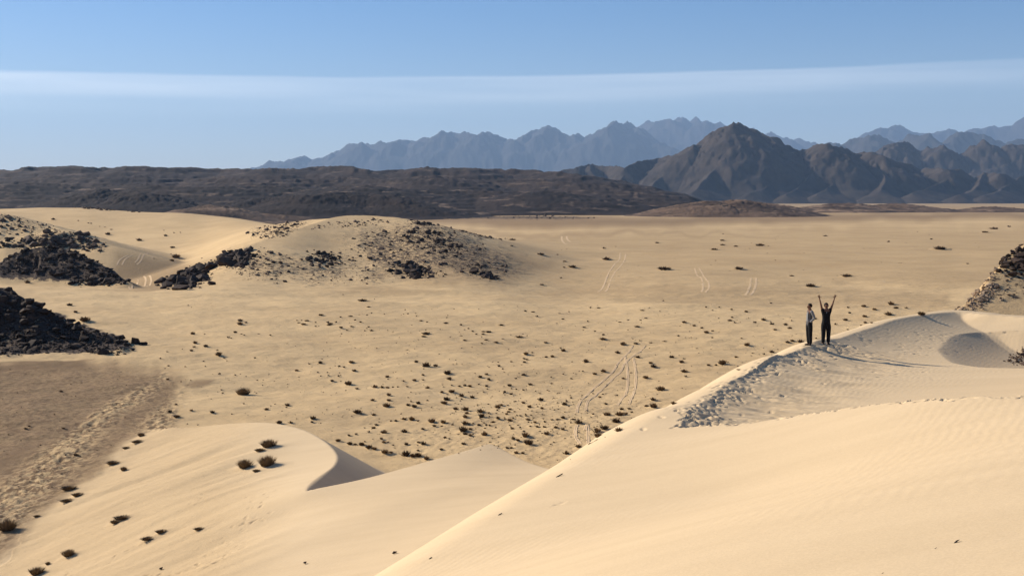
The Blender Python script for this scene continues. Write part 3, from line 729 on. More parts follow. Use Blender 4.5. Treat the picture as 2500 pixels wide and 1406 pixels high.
# ------------------------------------------------------------------ far mountains
def mountain(name, mat, skyline, D, depth_front, depth_back, slope, spurs=(), n_auto=0, seed=0, rough=1.0, na_=420, nr_=110, base=None, terrace=0.0, warp=1.0, pad=120, fall=0.0, grain=1.0, gully=0.16):
    base = EYE - 24 if base is None else base
    rg = random.Random(seed)
    sky_ = np.array(skyline, float)
    dd = np.array([D * (1 + 0.035 * math.sin(i * 1.7 + seed)) for i in range(len(sky_))])
    top = P(sky_[:, 0], sky_[:, 1], dd)
    lines = [top]
    for s_ in spurs:
        s_ = np.array(s_, float); lines.append(P(s_[:, 0], s_[:, 1], s_[:, 2]))
    for _ in range(n_auto):
        i = rg.randrange(1, len(top) - 1); p = top[i] * 0.7 + top[i + 1] * 0.3
        hgt = p[2] - base; ang = rg.uniform(-0.9, 0.9); Ls = min(depth_front * 0.9, hgt * rg.uniform(1.6, 2.6))
        pts = [p]
        for k in range(1, 5):
            f = k / 4; ang += rg.uniform(-.25, .25)
            q = pts[-1] + np.array([math.sin(ang) * Ls / 4, -math.cos(ang) * Ls / 4, 0]); q[2] = base + hgt * (1 - f) ** 1.15 * (0.92 if k < 4 else 1)
            pts.append(q)
        lines.append(np.array(pts))
    xs = sky_[:, 0]
    a0 = math.atan((xs.min() - pad - CX) / F_PX); a1 = math.atan((xs.max() + pad - CX) / F_PX)
    A, R = np.meshgrid(np.linspace(a0, a1, na_), np.linspace(D - depth_front, D + depth_back, nr_))
    X, Y = R * np.sin(A), R * np.cos(A)
    sc = (top[:, 2].max() - base)
    wx = warp * sc * 0.13 * fbm(X / sc / .9, Y / sc / .9, 3, seed); wy = warp * sc * 0.13 * fbm(X / sc / .9, Y / sc / .9, 3, seed + 9)
    H = np.full(X.shape, -1e5); SA = np.zeros(X.shape); DI = np.zeros(X.shape); arc = 0.0
    for ln in lines:
        arc += 977.0
        for i in range(len(ln) - 1):
            p, q = ln[i], ln[i + 1]
            dx, dy = q[0] - p[0], q[1] - p[1]; L2 = dx * dx + dy * dy + 1e-9
            px_, py_ = X + wx, Y + wy
            t = np.clip(((px_ - p[0]) * dx + (py_ - p[1]) * dy) / L2, 0, 1)
            dist = np.hypot(px_ - p[0] - t * dx, py_ - p[1] - t * dy)
            zt = p[2] + (q[2] - p[2]) * t
            h = zt - slope * dist + fall * slope * sc * 0.3 * (dist / (0.3 * sc + dist)) ** 2 * 0
            mm = h > H; L1 = math.sqrt(L2)
            H = np.where(mm, h, H); SA = np.where(mm, arc + t * L1, SA); DI = np.where(mm, dist, DI); arc += L1
    rel = np.clip((H - base) / sc, 0, 1)
    # gullies running down from the ridges
    gl = gully * sc
    if gully:
        u_ = (SA + 0.25 * gl * fbm(X / gl, Y / gl, 2, seed + 5)) / gl
        gg = np.abs(perlin(u_, DI / (gl * 9) + 3, seed + 2)) * 1.3 + 0.5 * np.abs(perlin(u_ * 2.3, DI / (gl * 5), seed + 3)) * 1.3
        H = H + sc * 0.075 * (gg - 0.45) * sstep(0, gl * 1.2, DI) * (0.2 + np.clip(rel * 1.5, 0, 1))
    sc0 = sc; sc = sc * grain
    gul = fbm(X / sc * 2.4, Y / sc * 1.2, 4, seed + 20, ridged=True, gain=.45)
    H = H + rough * sc * 0.032 * (gul - 0.9) * (0.25 + rel) + rough * sc * 0.016 * fbm(X / sc * 7, Y / sc * 4, 3, seed + 31) * (0.3 + rel)
    if terrace:
        st = terrace; q = H / st + 0.9 * fbm(X / 420, Y / 300, 3, seed + 77); q0 = q - H / st; fr = q - np.floor(q)
        H = H * 0.7 + 0.3 * st * (np.floor(q) - q0 + sstep(0.3, 0.8, fr))
    # talus: soften the foot
    sc = sc0; H = np.where(H < base + 0.16 * sc, base + (H - base) * 0.55 + 0.072 * sc, H)
    edge = np.minimum(sstep(0, 0.06, (A - a0) / (a1 - a0)), sstep(0, 0.06, (a1 - A) / (a1 - a0))) * sstep(0, .05, (R - R.min()) / (R.max() - R.min()))
    H = base - 6 + (H - base + 6) * edge
    H = np.maximum(H, base - 8)
    o = struct(name, grid_mesh(name, X, Y, H), mat)
    return o, (X, Y, H)

mat_far = rock_mat('far_mountain_rock', (0.030, 0.026, 0.025), (0.042, 0.037, 0.034), 0.004)
mat_mtn = rock_mat('mountain_rock', (0.024, 0.019, 0.017), (0.066, 0.050, 0.038), 0.012, ((0.17, 0.135, 0.10), 0.95, 0.55))
mat_plat = rock_mat('plateau_rock', (0.015, 0.011, 0.010), (0.060, 0.042, 0.033), 0.014, ((0.15, 0.105, 0.072), 0.955, 0.53))
mat_hill = rock_mat('dark_hill_rock', (0.010, 0.007, 0.006), (0.036, 0.024, 0.018), 0.03, ((0.16, 0.11, 0.075), 0.975, 0.58))
mat_step = rock_mat('black_plateau_rock', (0.008, 0.006, 0.0055), (0.042, 0.028, 0.021), 0.018, ((0.20, 0.14, 0.096), 0.965, 0.55))
mat_knoll = rock_mat('brown_knoll', (0.012, 0.008, 0.007), (0.19, 0.122, 0.077), 0.022, ((0.31, 0.21, 0.13), 0.972, 0.52))

mountain('far_mountain_range', mat_far, [(560,430),(600,420),(640,408),(670,398),(690,395),(715,392),(740,383),(765,388),(785,388),(800,378),(830,365),(855,356),(870,350),(886,358),(893,348),(930,349),(960,347),
    (972,342),(1005,341),(1040,338),(1070,325),(1100,322),(1130,322),(1160,331),(1185,322),(1215,335),(1240,343),(1265,337),(1290,330),(1330,312),(1355,314),(1390,328),(1430,328),
    (1455,318),(1480,310),(1505,296),(1530,305),(1560,320),(1600,345),(1640,372),(1700,400),(1760,430)], 22000, 3200, 1000, 0.55, n_auto=26, seed=3, rough=1.25, gully=0.0, na_=620, nr_=60)
mountain('farther_mountain_range', mat_far, [(1380,380),(1440,345),(1500,325),(1550,308),(1565,303),(1600,298),(1630,292),(1660,290),(1700,293),(1730,296),(1760,300),(1800,310),(1860,322),(1890,328),(1925,341),(1945,335),(1970,347),
    (1990,353),(2040,375),(2100,400)], 26500, 3000, 1000, 0.5, n_auto=12, seed=8, rough=1.25, gully=0.0, na_=400, nr_=45)
mountain('hazy_mountain_range', mat_far, [(2040,380),(2110,335),(2135,320),(2160,308),(2200,312),(2235,312),(2270,310),(2310,318),(2340,321),(2370,308),(2400,291),(2440,287),(2470,281),(2500,275),(2560,262),(2700,280)],
    25500, 3000, 900, 0.5, n_auto=12, seed=12, rough=1.25, gully=0.0, na_=340, nr_=45)
mountain('middle_mountain_range', mat_far, [(1960,380),(2000,352),(2015,345),(2050,348),(2090,335),(2130,333),(2160,331),(2180,327),(2230,331),(2260,329),(2290,327),(2320,336),(2345,324),(2390,321),(2430,328),(2470,333),(2500,335),(2600,330),(2700,350)],
    15500, 2200, 700, 0.55, n_auto=16, seed=15, rough=1.25, gully=0.0, na_=420, nr_=60)
mountain('blue_mountain_ridge', mat_mtn, [(2020,410),(2080,378),(2140,362),(2180,350),(2210,345),(2235,355),(2260,361),(2290,359),(2320,357),(2345,362),(2370,353),(2400,342),(2420,348),(2440,345),(2480,352),(2500,345),(2560,352),(2650,345),(2760,370)],
    8000, 1200, 400, 0.7, n_auto=18, seed=18, na_=480, nr_=90)
mountain('pyramid_mountain', mat_mtn, [(1290,440),(1370,419),(1410,408),(1440,400),(1490,405),(1530,410),(1560,396),(1610,386),(1650,376),(1690,353),(1715,340),(1740,325),(1770,305),(1795,296),(1820,304),(1860,325),(1900,350),(1925,362),
    (1960,364),(1990,355),(2020,352),(2060,362),(2090,373),(2130,368),(2170,385),(2200,398),(2260,410),(2300,413),(2335,414),(2360,412),(2400,418),(2440,425),(2470,431),(2500,425),(2580,420),(2700,440)], 5600, 1000, 420, 0.72,
    spurs=[[(1795,296,5600),(1768,345,5450),(1742,400,5250),(1705,445,5020),(1680,475,4850)],
           [(1650,376,5600),(1628,410,5400),(1600,450,5150),(1570,480,4950)],
           [(1560,396,5600),(1530,430,5350),(1490,462,5100)],
           [(1440,400,5600),(1450,435,5300),(1420,465,5100)],
           [(1990,355,5600),(1950,400,5400),(1890,440,5150),(1830,480,4850)],
           [(2020,352,5600),(2010,395,5400),(1960,450,5100),(1930,485,4850)],
           [(2095,372,5600),(2075,400,5430),(2030,455,5120),(2000,488,4900)],
           [(2130,368,5600),(2160,430,5250),(2150,470,5000)],
           [(2335,414,5600),(2300,440,5350),(2230,478,4980)],
           [(2400,418,5600),(2385,455,5250),(2340,485,4950)],
           [(2500,425,5600),(2460,455,5300),(2400,487,4950)]], n_auto=0, seed=21, na_=720, nr_=150, rough=0.9, warp=0.45)
# dark table land at the left, in steps
PLAT = [(-260,414),(-100,410),(0,413),(50,419),(62,408),(100,406),(150,407),(180,404),(230,410),(300,407),(335,405),(420,409),(520,411),(600,412),(650,411),(740,409),(800,405),(840,404),(862,412),(960,416),(1000,412),
    (1050,407),(1120,408),(1200,411),(1300,415),(1380,420),(1440,429),(1500,438),(1560,450),(1620,468),(1690,492)]
mountain('table_land', mat_plat, PLAT, 2500, 380, 300, 0.22, seed=31, gully=0, rough=0.6, na_=620, nr_=60, terrace=12, warp=0.6, n_auto=14)
mountain('table_land_step', mat_plat, [(-260,440),(0,432),(120,428),(250,434),(330,428),(450,438),(540,430),(620,440),(760,436),(850,432),(960,440),(1060,430),(1180,440),(1300,437),(1420,447),(1480,444),(1560,455),(1620,474),(1680,492)],
    2050, 330, 180, 0.2, seed=37, gully=0, rough=0.8, na_=560, nr_=60, terrace=7, warp=0.8, n_auto=14)
mountain('lower_table_land', mat_step, [(-260,450),(0,452),(100,446),(220,455),(360,450),(520,458),(640,452),(760,460),(900,452),(1000,462),(1120,460),(1240,470),(1340,464),(1420,478),(1540,486),(1640,496)],
    1720, 270, 160, 0.16, seed=41, gully=0, rough=0.8, na_=560, nr_=60, terrace=5, warp=0.9, n_auto=14)
mountain('dark_rocky_hill', mat_hill, [(100,505),(160,494),(215,474),(240,462),(290,459),(320,464),(345,470),(420,477),(460,486),(505,498),(560,514)], 1500, 170, 90, 0.24, seed=45, gully=0.3, rough=.6, na_=300, nr_=60, terrace=2.5, n_auto=6)
mountain('dark_rocky_hill', mat_hill, [(560,508),(600,492),(650,480),(700,478),(760,475),(840,469),(900,472),(940,475),(985,488),(1030,502),(1090,512),(1150,518)], 1450, 170, 90, 0.22, seed=48, gully=0.3, rough=.6, na_=340, nr_=60, terrace=2.5, n_auto=6)
mountain('dark_rocky_hill', mat_hill, [(-160,492),(0,486),(90,480),(160,488),(240,497)], 1600, 160, 90, 0.2, seed=50, gully=0.3, rough=.6, na_=200, nr_=50, terrace=2.5, n_auto=4)
mountain('sandy_foothill', mat_knoll, [(430,520),(470,508),(510,499),(545,503),(590,512),(650,522),(720,526)], 1250, 90, 60, 0.2, seed=52, gully=0.3, rough=0.7, na_=160, nr_=40, n_auto=2)
mountain('brown_knoll', mat_knoll, [(1540,530),(1580,522),(1630,507),(1700,492),(1730,490),(1760,491),(1795,487),(1815,490),(1850,493),(1880,497),(1900,500),(1950,514),(2000,522)], 1450, 120, 60, 0.2, seed=55, gully=0.3, rough=0.4, na_=300, nr_=60, n_auto=6)
mountain('low_brown_hills', mat_knoll, [(1900,512),(1990,503),(2040,497),(2100,495),(2150,494),(2190,496),(2230,502),(2300,500),(2360,498),(2420,501),(2500,500),(2650,505)], 1900, 160, 60, 0.12, seed=58, gully=0.3, rough=0.5, na_=300, nr_=50, n_auto=8)


# ------------------------------------------------------------------ tyre ruts
m_rut, n, l, b = new_mat('loosened_sand')
l.new(mix(n, l, noise(n, l, n.new('ShaderNodeNewGeometry').outputs['Position'], 1.5, 4), (0.50, 0.35, 0.20), (0.66, 0.475, 0.275)), b.inputs['Base Color'])
def rut(points, width, name='tyre_track'):
    p = np.array([q for q in (cast(x, y) for x, y in points) if q is not None])
    if len(p) < 2: return None
    c = spline(p[:, :2], 9); v = []; f = []
    prof = ((-1, .0), (-.72, .032), (-.3, .004), (.3, .004), (.72, .032), (1, .0))
    for i in range(len(c)):
        t = c[min(i + 1, len(c) - 1)] - c[max(i - 1, 0)]; t /= np.linalg.norm(t) + 1e-9
        for u, h in prof:
            x, y = c[i, 0] - t[1] * u * width / 2, c[i, 1] + t[0] * u * width / 2
            v.append((x, y, ground_z(x, y) + 0.008 + h * (0.8 + 0.4 * math.sin(i * 1.3 + u))))
    for i in range(len(c) - 1):
        for k in range(5):
            a_ = i * 6 + k; f.append((a_, a_ + 1, a_ + 7, a_ + 6))
    me = bpy.data.meshes.new(name); me.from_pydata(v, [], f)
    me.polygons.foreach_set('use_smooth', [True] * len(f)); me.update()
    return me
def zc(o, sc_, pts): return [(o[0] + x * sc_, o[1] + y * sc_) for x, y in pts]
Z34, Z18 = 0.34, 0.18
TRACKS = [('pair of pale tyre ruts curving through the bushes toward the lower valley', .24, [zc((800,650), Z34, [(2190,570),(2140,640),(2090,690),(2060,740),(1990,810),(1880,905),(1805,990),(1790,1050)]), zc((800,650), Z34, [(2280,570),(2200,640),(2140,690),(2100,760),(1970,880),(1872,965),(1855,1040)])]),
 ('pair of tyre ruts running straight down behind the foreground dune', .24, [zc((800,650), Z34, [(2135,650),(2150,720),(2155,820),(2140,920),(2080,1000)]), zc((800,650), Z34, [(2195,660),(2210,740),(2212,840),(2190,930),(2165,990)])]),
 ('short curved tyre ruts beside the bushes at the dune foot', .26, [zc((800,650), Z34, [(1790,1140),(1780,1180),(1785,1230),(1815,1275)]), zc((800,650), Z34, [(1860,1140),(1850,1180),(1870,1230),(1905,1262)])]),
 ('long pair of tyre ruts crossing the plain beside the stony knoll', .42, [zc((800,250), Z34, [(2100,1080),(2092,1130),(2020,1220),(1980,1320),(1940,1362)]), zc((800,250), Z34, [(2140,1090),(2122,1150),(2050,1240),(2010,1340),(1995,1360)])]),
 ('kinked pair of tyre ruts on the plain left of the people', .42, [zc((1650,250), Z34, [(135,1190),(150,1235),(185,1265),(195,1330),(185,1362)]), zc((1650,250), Z34, [(165,1190),(195,1240),(235,1290),(235,1340),(215,1367)])]),
 ('faint pair of tyre ruts on the plain nearest the standing people', .5, [zc((1650,250), Z34, [(578,1262),(575,1310),(560,1350),(535,1385)]), zc((1650,250), Z34, [(540,1262),(535,1310),(520,1350),(498,1385)])]),
 ('far small loop of tyre ruts at the knoll end of the plain', .9, [zc((800,250), Z34, [(1680,962),(1685,995),(1715,1018),(1800,1015)]), zc((800,250), Z34, [(1715,962),(1722,985),(1745,1002)])]),
 ('curving tyre ruts fanning up the slope of the left hollow', .42, [zc((0,450), Z18, [(1585,1095),(1630,1020),(1740,958)]), zc((0,450), Z18, [(1655,1095),(1700,1015),(1800,958)]), zc((0,450), Z18, [(1860,1090),(1925,1010),(2010,930)]), zc((0,450), Z18, [(1830,1060),(1880,1000),(1960,935)])]),
 ('bright tyre ruts on the brown floor of the left hollow', .42, [zc((0,450), Z18, [(1955,1245),(1978,1300),(1972,1340),(1900,1385)]), zc((0,450), Z18, [(2015,1238),(2050,1290),(2045,1335),(1990,1385)]), zc((0,450), Z18, [(1870,1300),(1800,1350),(1740,1390)])]),
]
for lab, wd, lines in TRACKS:
    root = bpy.data.objects.new('tyre_track', None); link(root)
    c0_ = cast(*lines[0][0]); root.location = c0_
    root['label'] = lab; root['category'] = 'tyre track'
    for ln in lines:
        me = rut(ln, wd, 'rut')
        if me is None: continue
        me.transform(Matrix.Translation(-Vector(c0_)))
        me.materials.append(m_rut)
        link(bpy.data.objects.new('rut', me), root)

# ------------------------------------------------------------------ stones
def hull_mesh(name, seed, npts=15, flat=0.75, rough=True):
    rg = random.Random(seed); bm = bmesh.new()
    for _ in range(npts):
        d = Vector((rg.gauss(0, 1), rg.gauss(0, 1), rg.gauss(0, 1))).normalized() * rg.uniform(.82, 1.05)
        bm.verts.new((d.x * .5, d.y * .5 * rg.uniform(.75, 1), d.z * .5 * flat))
    r_ = bmesh.ops.convex_hull(bm, input=bm.verts[:])
    bmesh.ops.delete(bm, geom=[v for v in bm.verts if not v.link_faces], context='VERTS')
    bmesh.ops.recalc_face_normals(bm, faces=bm.faces[:])
    me = bpy.data.meshes.new(name); bm.to_mesh(me); bm.free(); return me
def stone_mat(name, dark, light, sc_):
    m, n, l, b = new_mat(name)
    tcn = n.new('ShaderNodeNewGeometry').outputs['Position']; oi = n.new('ShaderNodeObjectInfo').outputs['Random']
    c = mix(n, l, mrange(n, l, noise(n, l, tcn, sc_, 6, .7), .3, .7, 0, 1), dark, light)
    c = mix(n, l, 1.0, c, mix(n, l, oi, (.75, .73, .72), (1.25, 1.2, 1.15)), 'MULTIPLY')
    l.new(c, b.inputs['Base Color'])
    b.inputs['Roughness'].default_value = .8
    return m
m_black = stone_mat('black_stone', (0.026, 0.019, 0.015), (0.066, 0.046, 0.034), 1.4)
m_brown = stone_mat('brown_stone', (0.05, 0.037, 0.029), (0.13, 0.093, 0.068), 1.2)
m_tan = stone_mat('tan_stone', (0.13, 0.095, 0.07), (0.34, 0.26, 0.18), 3.0)
BOULD = {}
for mk, mt in (('black', m_black), ('brown', m_brown), ('tan', m_tan)):
    BOULD[mk] = []
    for k in range(9):
        me = hull_mesh('boulder_' + mk, 100 + k, 16, random.uniform(.6, .95)); me.materials.append(mt); BOULD[mk].append(me)
HULLS = []
for me in BOULD['black']:
    co = np.array([v.co[:] for v in me.vertices]); HULLS.append((co, [tuple(p.vertices) for p in me.polygons]))
def rand_in(poly, rg):
    poly = np.array(poly, float); lo, hi = poly.min(0), poly.max(0)
    while True:
        x, y = rg.uniform(lo[0], hi[0]), rg.uniform(lo[1], hi[1])
        if inside(np.array([x]), np.array([y]), poly)[0]: return x, y
def outcrop(label, poly, mat, n_parts, n_rubble, smin, smax, seed, rmin, rmax, power=2.2, sink=.26, rub=(.2, .8), soft=6.0, crest=None):
    rg = random.Random(seed); pts = []
    tries = 0
    while len(pts) < n_parts + n_rubble and tries < 12 * (n_parts + n_rubble):
        tries += 1
        x, y = rand_in(poly, rg); x += rg.gauss(0, soft); y += rg.gauss(0, soft * .45)
        q = cast(x, y)
        if q is None or not (rmin < math.hypot(q[0], q[1]) < rmax): continue
        pts.append(q)
    if crest is not None:
        ln = spline(crest, 10); pts_c = []
        for _ in range(n_parts // 3):
            k_ = rg.randrange(len(ln)); x_, y_ = ln[k_, 0] + rg.gauss(0, 1.0), ln[k_, 1] + rg.gauss(0, 1.0)
            if abs(math.atan2(x_, y_)) < .5: pts_c.append(np.array([x_, y_, ground_z(x_, y_)]))
        pts = pts_c + pts[len(pts_c):]
    if not pts: print('EMPTY OUTCROP', label); return
    base_ = np.mean(pts, 0); base_[2] = min(p[2] for p in pts)
    root = bpy.data.objects.new('rock_outcrop', None); link(root); root.location = base_
    root['label'] = label; root['category'] = 'rocks'
    for q in pts[:n_parts]:
        sz = smin + (smax - smin) * rg.random() ** (power + .6)
        o = bpy.data.objects.new('boulder', rg.choice(BOULD[mat])); link(o, root)
        o.location = Vector(q) - Vector(base_) + Vector((0, 0, sz * (.36 - sink)))
        o.scale = (sz * rg.uniform(.85, 1.3), sz * rg.uniform(.85, 1.3), sz * rg.uniform(.75, 1.1))
        o.rotation_euler = (rg.uniform(-.4, .4), rg.uniform(-.4, .4), rg.uniform(0, 6.28))
    if n_rubble:
        V, Fc, off = [], [], 0
        for q in pts[n_parts:]:
            sz = smin * rg.uniform(*rub) * (1.6 if rg.random() < .12 else 1)
            co, fc = rg.choice(HULLS); an = rg.uniform(0, 6.28); ca, sa = math.cos(an), math.sin(an)
            w = co * sz * np.array([rg.uniform(.8, 1.4), rg.uniform(.8, 1.4), rg.uniform(.7, 1.1)])
            w = np.stack([w[:, 0] * ca - w[:, 1] * sa, w[:, 0] * sa + w[:, 1] * ca, w[:, 2]], 1) + (q - base_) + np.array([0, 0, sz * .12])
            V.append(w); Fc += [tuple(i + off for i in t) for t in fc]; off += len(w)
        me = bpy.data.meshes.new('rubble'); me.from_pydata(np.vstack(V).tolist(), [], Fc); me.materials.append({'black': m_black, 'brown': m_brown, 'tan': m_tan}[mat]); me.update()
        o = link(bpy.data.objects.new('rubble', me), root); o['kind'] = 'stuff'
    return root
OUT = [
 ('black boulder-covered rock spur reaching in from the left edge', [(-40,690),(0,700),(60,730),(150,775),(230,806),(330,848),(300,865),(240,866),(170,850),(120,862),(0,868),(-40,870)], 'black', 290, 2200, .35, 1.6, 1, 118, 175),
 ('dark rocky hillock rising behind the black spur at left', [(0,640),(60,606),(110,598),(180,612),(240,643),(315,688),(250,692),(120,672),(0,668)], 'black', 150, 1500, .5, 2.3, 2, 236, 285),
 ('pile of black boulders at the sandy foot of the left hillock', [(160,692),(200,676),(265,680),(300,694),(250,698),(180,697)], 'black', 36, 40, .7, 2.2, 3, 215, 262),
 ('jagged grey boulders on the sandy rise above the left hillock', [(45,592),(70,568),(140,560),(205,566),(262,597),(255,612),(195,614),(130,606),(90,602)], 'brown', 95, 260, .9, 3.4, 4, 300, 362),
 ('dark boulders cut by the left edge above the hillock', [(-10,578),(40,578),(66,594),(50,606),(-10,606)], 'black', 30, 60, .8, 2.5, 5, 270, 362),
 ('scattered stones on the sandy hill at the far left edge', [(-10,520),(60,533),(130,552),(160,562),(90,570),(-10,574)], 'brown', 40, 150, .7, 2.2, 6, 360, 470),
 ('black jagged rock rib in the sand saddle left of the knoll', [(404,702),(412,686),(440,668),(470,654),(512,642),(511,660),(492,692),(476,703)], 'black', 110, 160, 1.0, 4.2, 7, 225, 420),
 ('black rock mass on the left shoulder of the stony knoll', [(516,645),(536,622),(570,612),(606,612),(618,628),(600,652),(560,656)], 'black', 100, 160, .9, 3.8, 8, 225, 420),
 ('spread of small dark stones below the left shoulder of the knoll', [(560,655),(610,622),(640,606),(690,622),(705,650),(700,682),(640,684),(590,670)], 'brown', 110, 420, .35, 1.3, 9, 225, 420),
 ('dark rock lump half way along the knoll face', [(742,628),(765,612),(800,618),(832,622),(852,640),(800,652),(760,645)], 'black', 55, 60, .8, 2.3, 10, 225, 420),
 ('loose stones strewn over the middle of the knoll face', [(700,640),(800,615),(880,600),(930,640),(960,670),(880,690),(760,688)], 'brown', 110, 480, .3, 1.2, 11, 225, 420),
 ('broad field of dark broken rock covering the right half of the knoll', [(860,620),(890,575),(940,556),(1000,555),(1050,545),(1100,556),(1150,590),(1210,636),(1245,668),(1180,678),(1060,650),(950,642)], 'brown', 280, 4600, .28, 1.9, 12, 240, 440),
 ('dense black boulders on the crown of the stony knoll', [(970,575),(1000,562),(1060,568),(1110,590),(1140,610),(1100,622),(1040,600),(990,595)], 'black', 130, 700, .4, 2.4, 13, 240, 440),
 ('heap of black boulders at the front foot of the knoll', [(952,664),(965,648),(1000,640),(1040,655),(1086,670),(1045,682),(985,680)], 'black', 80, 110, .7, 3.4, 14, 240, 380),
 ('small cluster of black boulders at the right foot of the knoll', [(1145,650),(1162,643),(1180,660),(1218,682),(1196,686),(1160,672)], 'black', 36, 60, .6, 3.0, 15, 240, 400),
 ('rocky crest line at the far top of the knoll', [(1000,534),(1020,533),(1052,542),(1048,556),(1015,548)], 'black', 30, 40, .7, 2.4, 16, 300, 460),
 ('thin line of dark stones along the sand crest of the knoll', [(740,560),(830,542),(900,535),(960,540),(900,552),(820,556)], 'brown', 50, 140, .5, 1.7, 17, 300, 460),
 ('low dark stones on the sand between knoll and rear dune', [(605,570),(680,540),(740,540),(730,560),(690,580),(620,585)], 'brown', 60, 240, .6, 2.2, 18, 320, 560),
 ('stones scattered along the crest of the rear sand dune', [(160,502),(300,495),(400,505),(440,513),(340,514),(220,508)], 'brown', 40, 200, .9, 3.0, 19, 560, 760),
 ('row of dark rocks at the far edge of the plain', [(1030,523),(1120,519),(1260,524),(1400,530),(1480,534),(1300,534),(1100,532)], 'brown', 60, 300, 1.2, 4.5, 20, 560, 1500),
 ('dark boulders high on the hillside at the right edge', [(2422,648),(2450,628),(2500,598),(2520,600),(2520,690),(2470,672),(2440,668)], 'black', 70, 60, .45, 1.3, 21, 78, 150),
 ('bright jumble of broken stones on the lower right hillside', [(2335,758),(2372,726),(2400,705),(2425,690),(2440,700),(2420,728),(2400,748),(2370,757)], 'tan', 150, 200, .22, .62, 22, 76, 140),
 ('sparse stones on the sandy hillside at the right edge', [(2430,690),(2520,640),(2520,720),(2440,735)], 'brown', 36, 60, .12, .42, 23, 76, 150),
 ('reddish stones heaped in the sand at the right edge', [(2456,884),(2472,864),(2505,846),(2520,892),(2480,890)], 'brown', 60, 90, .1, .34, 24, 30, 66),
 ('rocky patch on the plain just right of the knoll crest', [(1120,562),(1160,556),(1200,566),(1250,584),(1180,582)], 'brown', 26, 90, .6, 1.8, 25, 380, 640),
]
for i, t in enumerate(OUT):
    outcrop(t[0], t[1], t[2], t[3], t[4], t[5], t[6], 500 + t[7], t[8], t[9], soft=14 if 'knoll' in t[0] and t[3] > 100 else 5, crest={0: RIDGES[0][0][1:], 1: RIDGES[1][0][1:], 20: RIDGES[4][0][3:6], 21: RIDGES[4][0][1:4]}.get(i))

# ------------------------------------------------------------------ bushes
m_bush, n, l, b = new_mat('dry_bush')
oi = n.new('ShaderNodeObjectInfo').outputs['Random']
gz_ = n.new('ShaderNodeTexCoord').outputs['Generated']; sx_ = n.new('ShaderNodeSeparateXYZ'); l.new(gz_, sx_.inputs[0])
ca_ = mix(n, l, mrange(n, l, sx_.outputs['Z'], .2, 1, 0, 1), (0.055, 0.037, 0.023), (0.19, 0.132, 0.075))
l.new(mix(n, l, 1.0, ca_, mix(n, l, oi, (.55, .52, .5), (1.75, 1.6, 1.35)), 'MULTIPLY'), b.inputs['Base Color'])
m_bushg, n, l, b = new_mat('olive_bush')
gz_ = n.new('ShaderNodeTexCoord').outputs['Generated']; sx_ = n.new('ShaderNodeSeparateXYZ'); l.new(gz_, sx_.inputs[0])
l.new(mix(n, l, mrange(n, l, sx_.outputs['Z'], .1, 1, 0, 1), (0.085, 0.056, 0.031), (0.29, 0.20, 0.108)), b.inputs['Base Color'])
def bush_arrays(seed, blades, lean=0.9, thick=.05):
    """unit-wide tuft of twigs fanning from the ground"""
    rg = random.Random(seed); v, f = [], []
    for k in range(blades):
        an = rg.uniform(0, 6.283); rad = rg.random() ** .6 * .30
        bx, by = math.cos(an) * rad, math.sin(an) * rad
        th = lean * (rad / .30) * rg.uniform(.55, 1.15) + rg.uniform(-.15, .15); a2 = an + rg.uniform(-.5, .5)
        L_ = rg.uniform(.30, .56)
        dx, dy, dz = math.cos(a2) * math.sin(th), math.sin(a2) * math.sin(th), math.cos(th)
        sx, sy = -math.sin(a2), math.cos(a2); tw = rg.uniform(-1, 1)
        hx, hy, hz = sx * thick, sy * thick, thick * tw * .5
        i0 = len(v); mx = L_ * .55
        v += [(bx - hx * .6, by - hy * .6, -.02), (bx + hx * .6, by + hy * .6, -.02),
              (bx + dx * mx + hx, by + dy * mx + hy, dz * mx + hz), (bx + dx * mx - hx, by + dy * mx - hy, dz * mx - hz),
              (bx + dx * L_, by + dy * L_, dz * L_ * .96)]
        f += [(i0, i0 + 1, i0 + 2), (i0, i0 + 2, i0 + 3), (i0 + 3, i0 + 2, i0 + 4)]
    return np.array(v), f
def bush_mesh(name, seed, blades, mat, **kw):
    v, f = bush_arrays(seed, blades, **kw)
    me = bpy.data.meshes.new(name); me.from_pydata(v.tolist(), [], f); me.materials.append(mat); me.update(); return me
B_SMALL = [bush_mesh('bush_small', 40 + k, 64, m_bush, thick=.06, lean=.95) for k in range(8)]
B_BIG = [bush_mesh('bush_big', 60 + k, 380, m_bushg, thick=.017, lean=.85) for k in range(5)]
def zone(x, y, w):
    big = w > 15
    if y > 1000 and x > 1440: return 'bushy tuft of the big cluster where the tyre ruts meet the dune edge' if big else 'small tuft beside the dune edge below the tyre ruts'
    if x > 1430 and y > 840: return 'dark bush beside the long tyre ruts of the valley'
    if y > 1000 and x > 1090: return 'wide bush in the dense bush belt behind the two dune crests' if big else 'small bush in the dense bush belt behind the two dune crests'
    if y > 1000: return 'bush between the dense belt and the crescent dune crest'
    if y > 930: return 'wide bush in the middle of the valley floor' if big else 'small bush in the middle of the valley floor'
    if y > 840: return 'bush on the open valley floor just above the dense belt'
    if x < 1100: return 'bush of the upper left valley floor nearest the stony knoll'
    return 'bush of the thin upper valley floor below the plain'
def zone_left(x, y):
    if x < 230: return 'dark bush on the sand just right of the black rock spur'
    if y < 800: return 'bush of the loose cluster on the smooth upper sand sheet' if x < 700 else 'bush of the upper sand sheet in front of the knoll'
    if x > 640: return 'bush of the sand sheet between crescent dune and valley bushes'
    return 'bush of the small group on the sand sheet right of the spur tip' if y < 880 else 'bush scattered on the sand above the crescent dune'
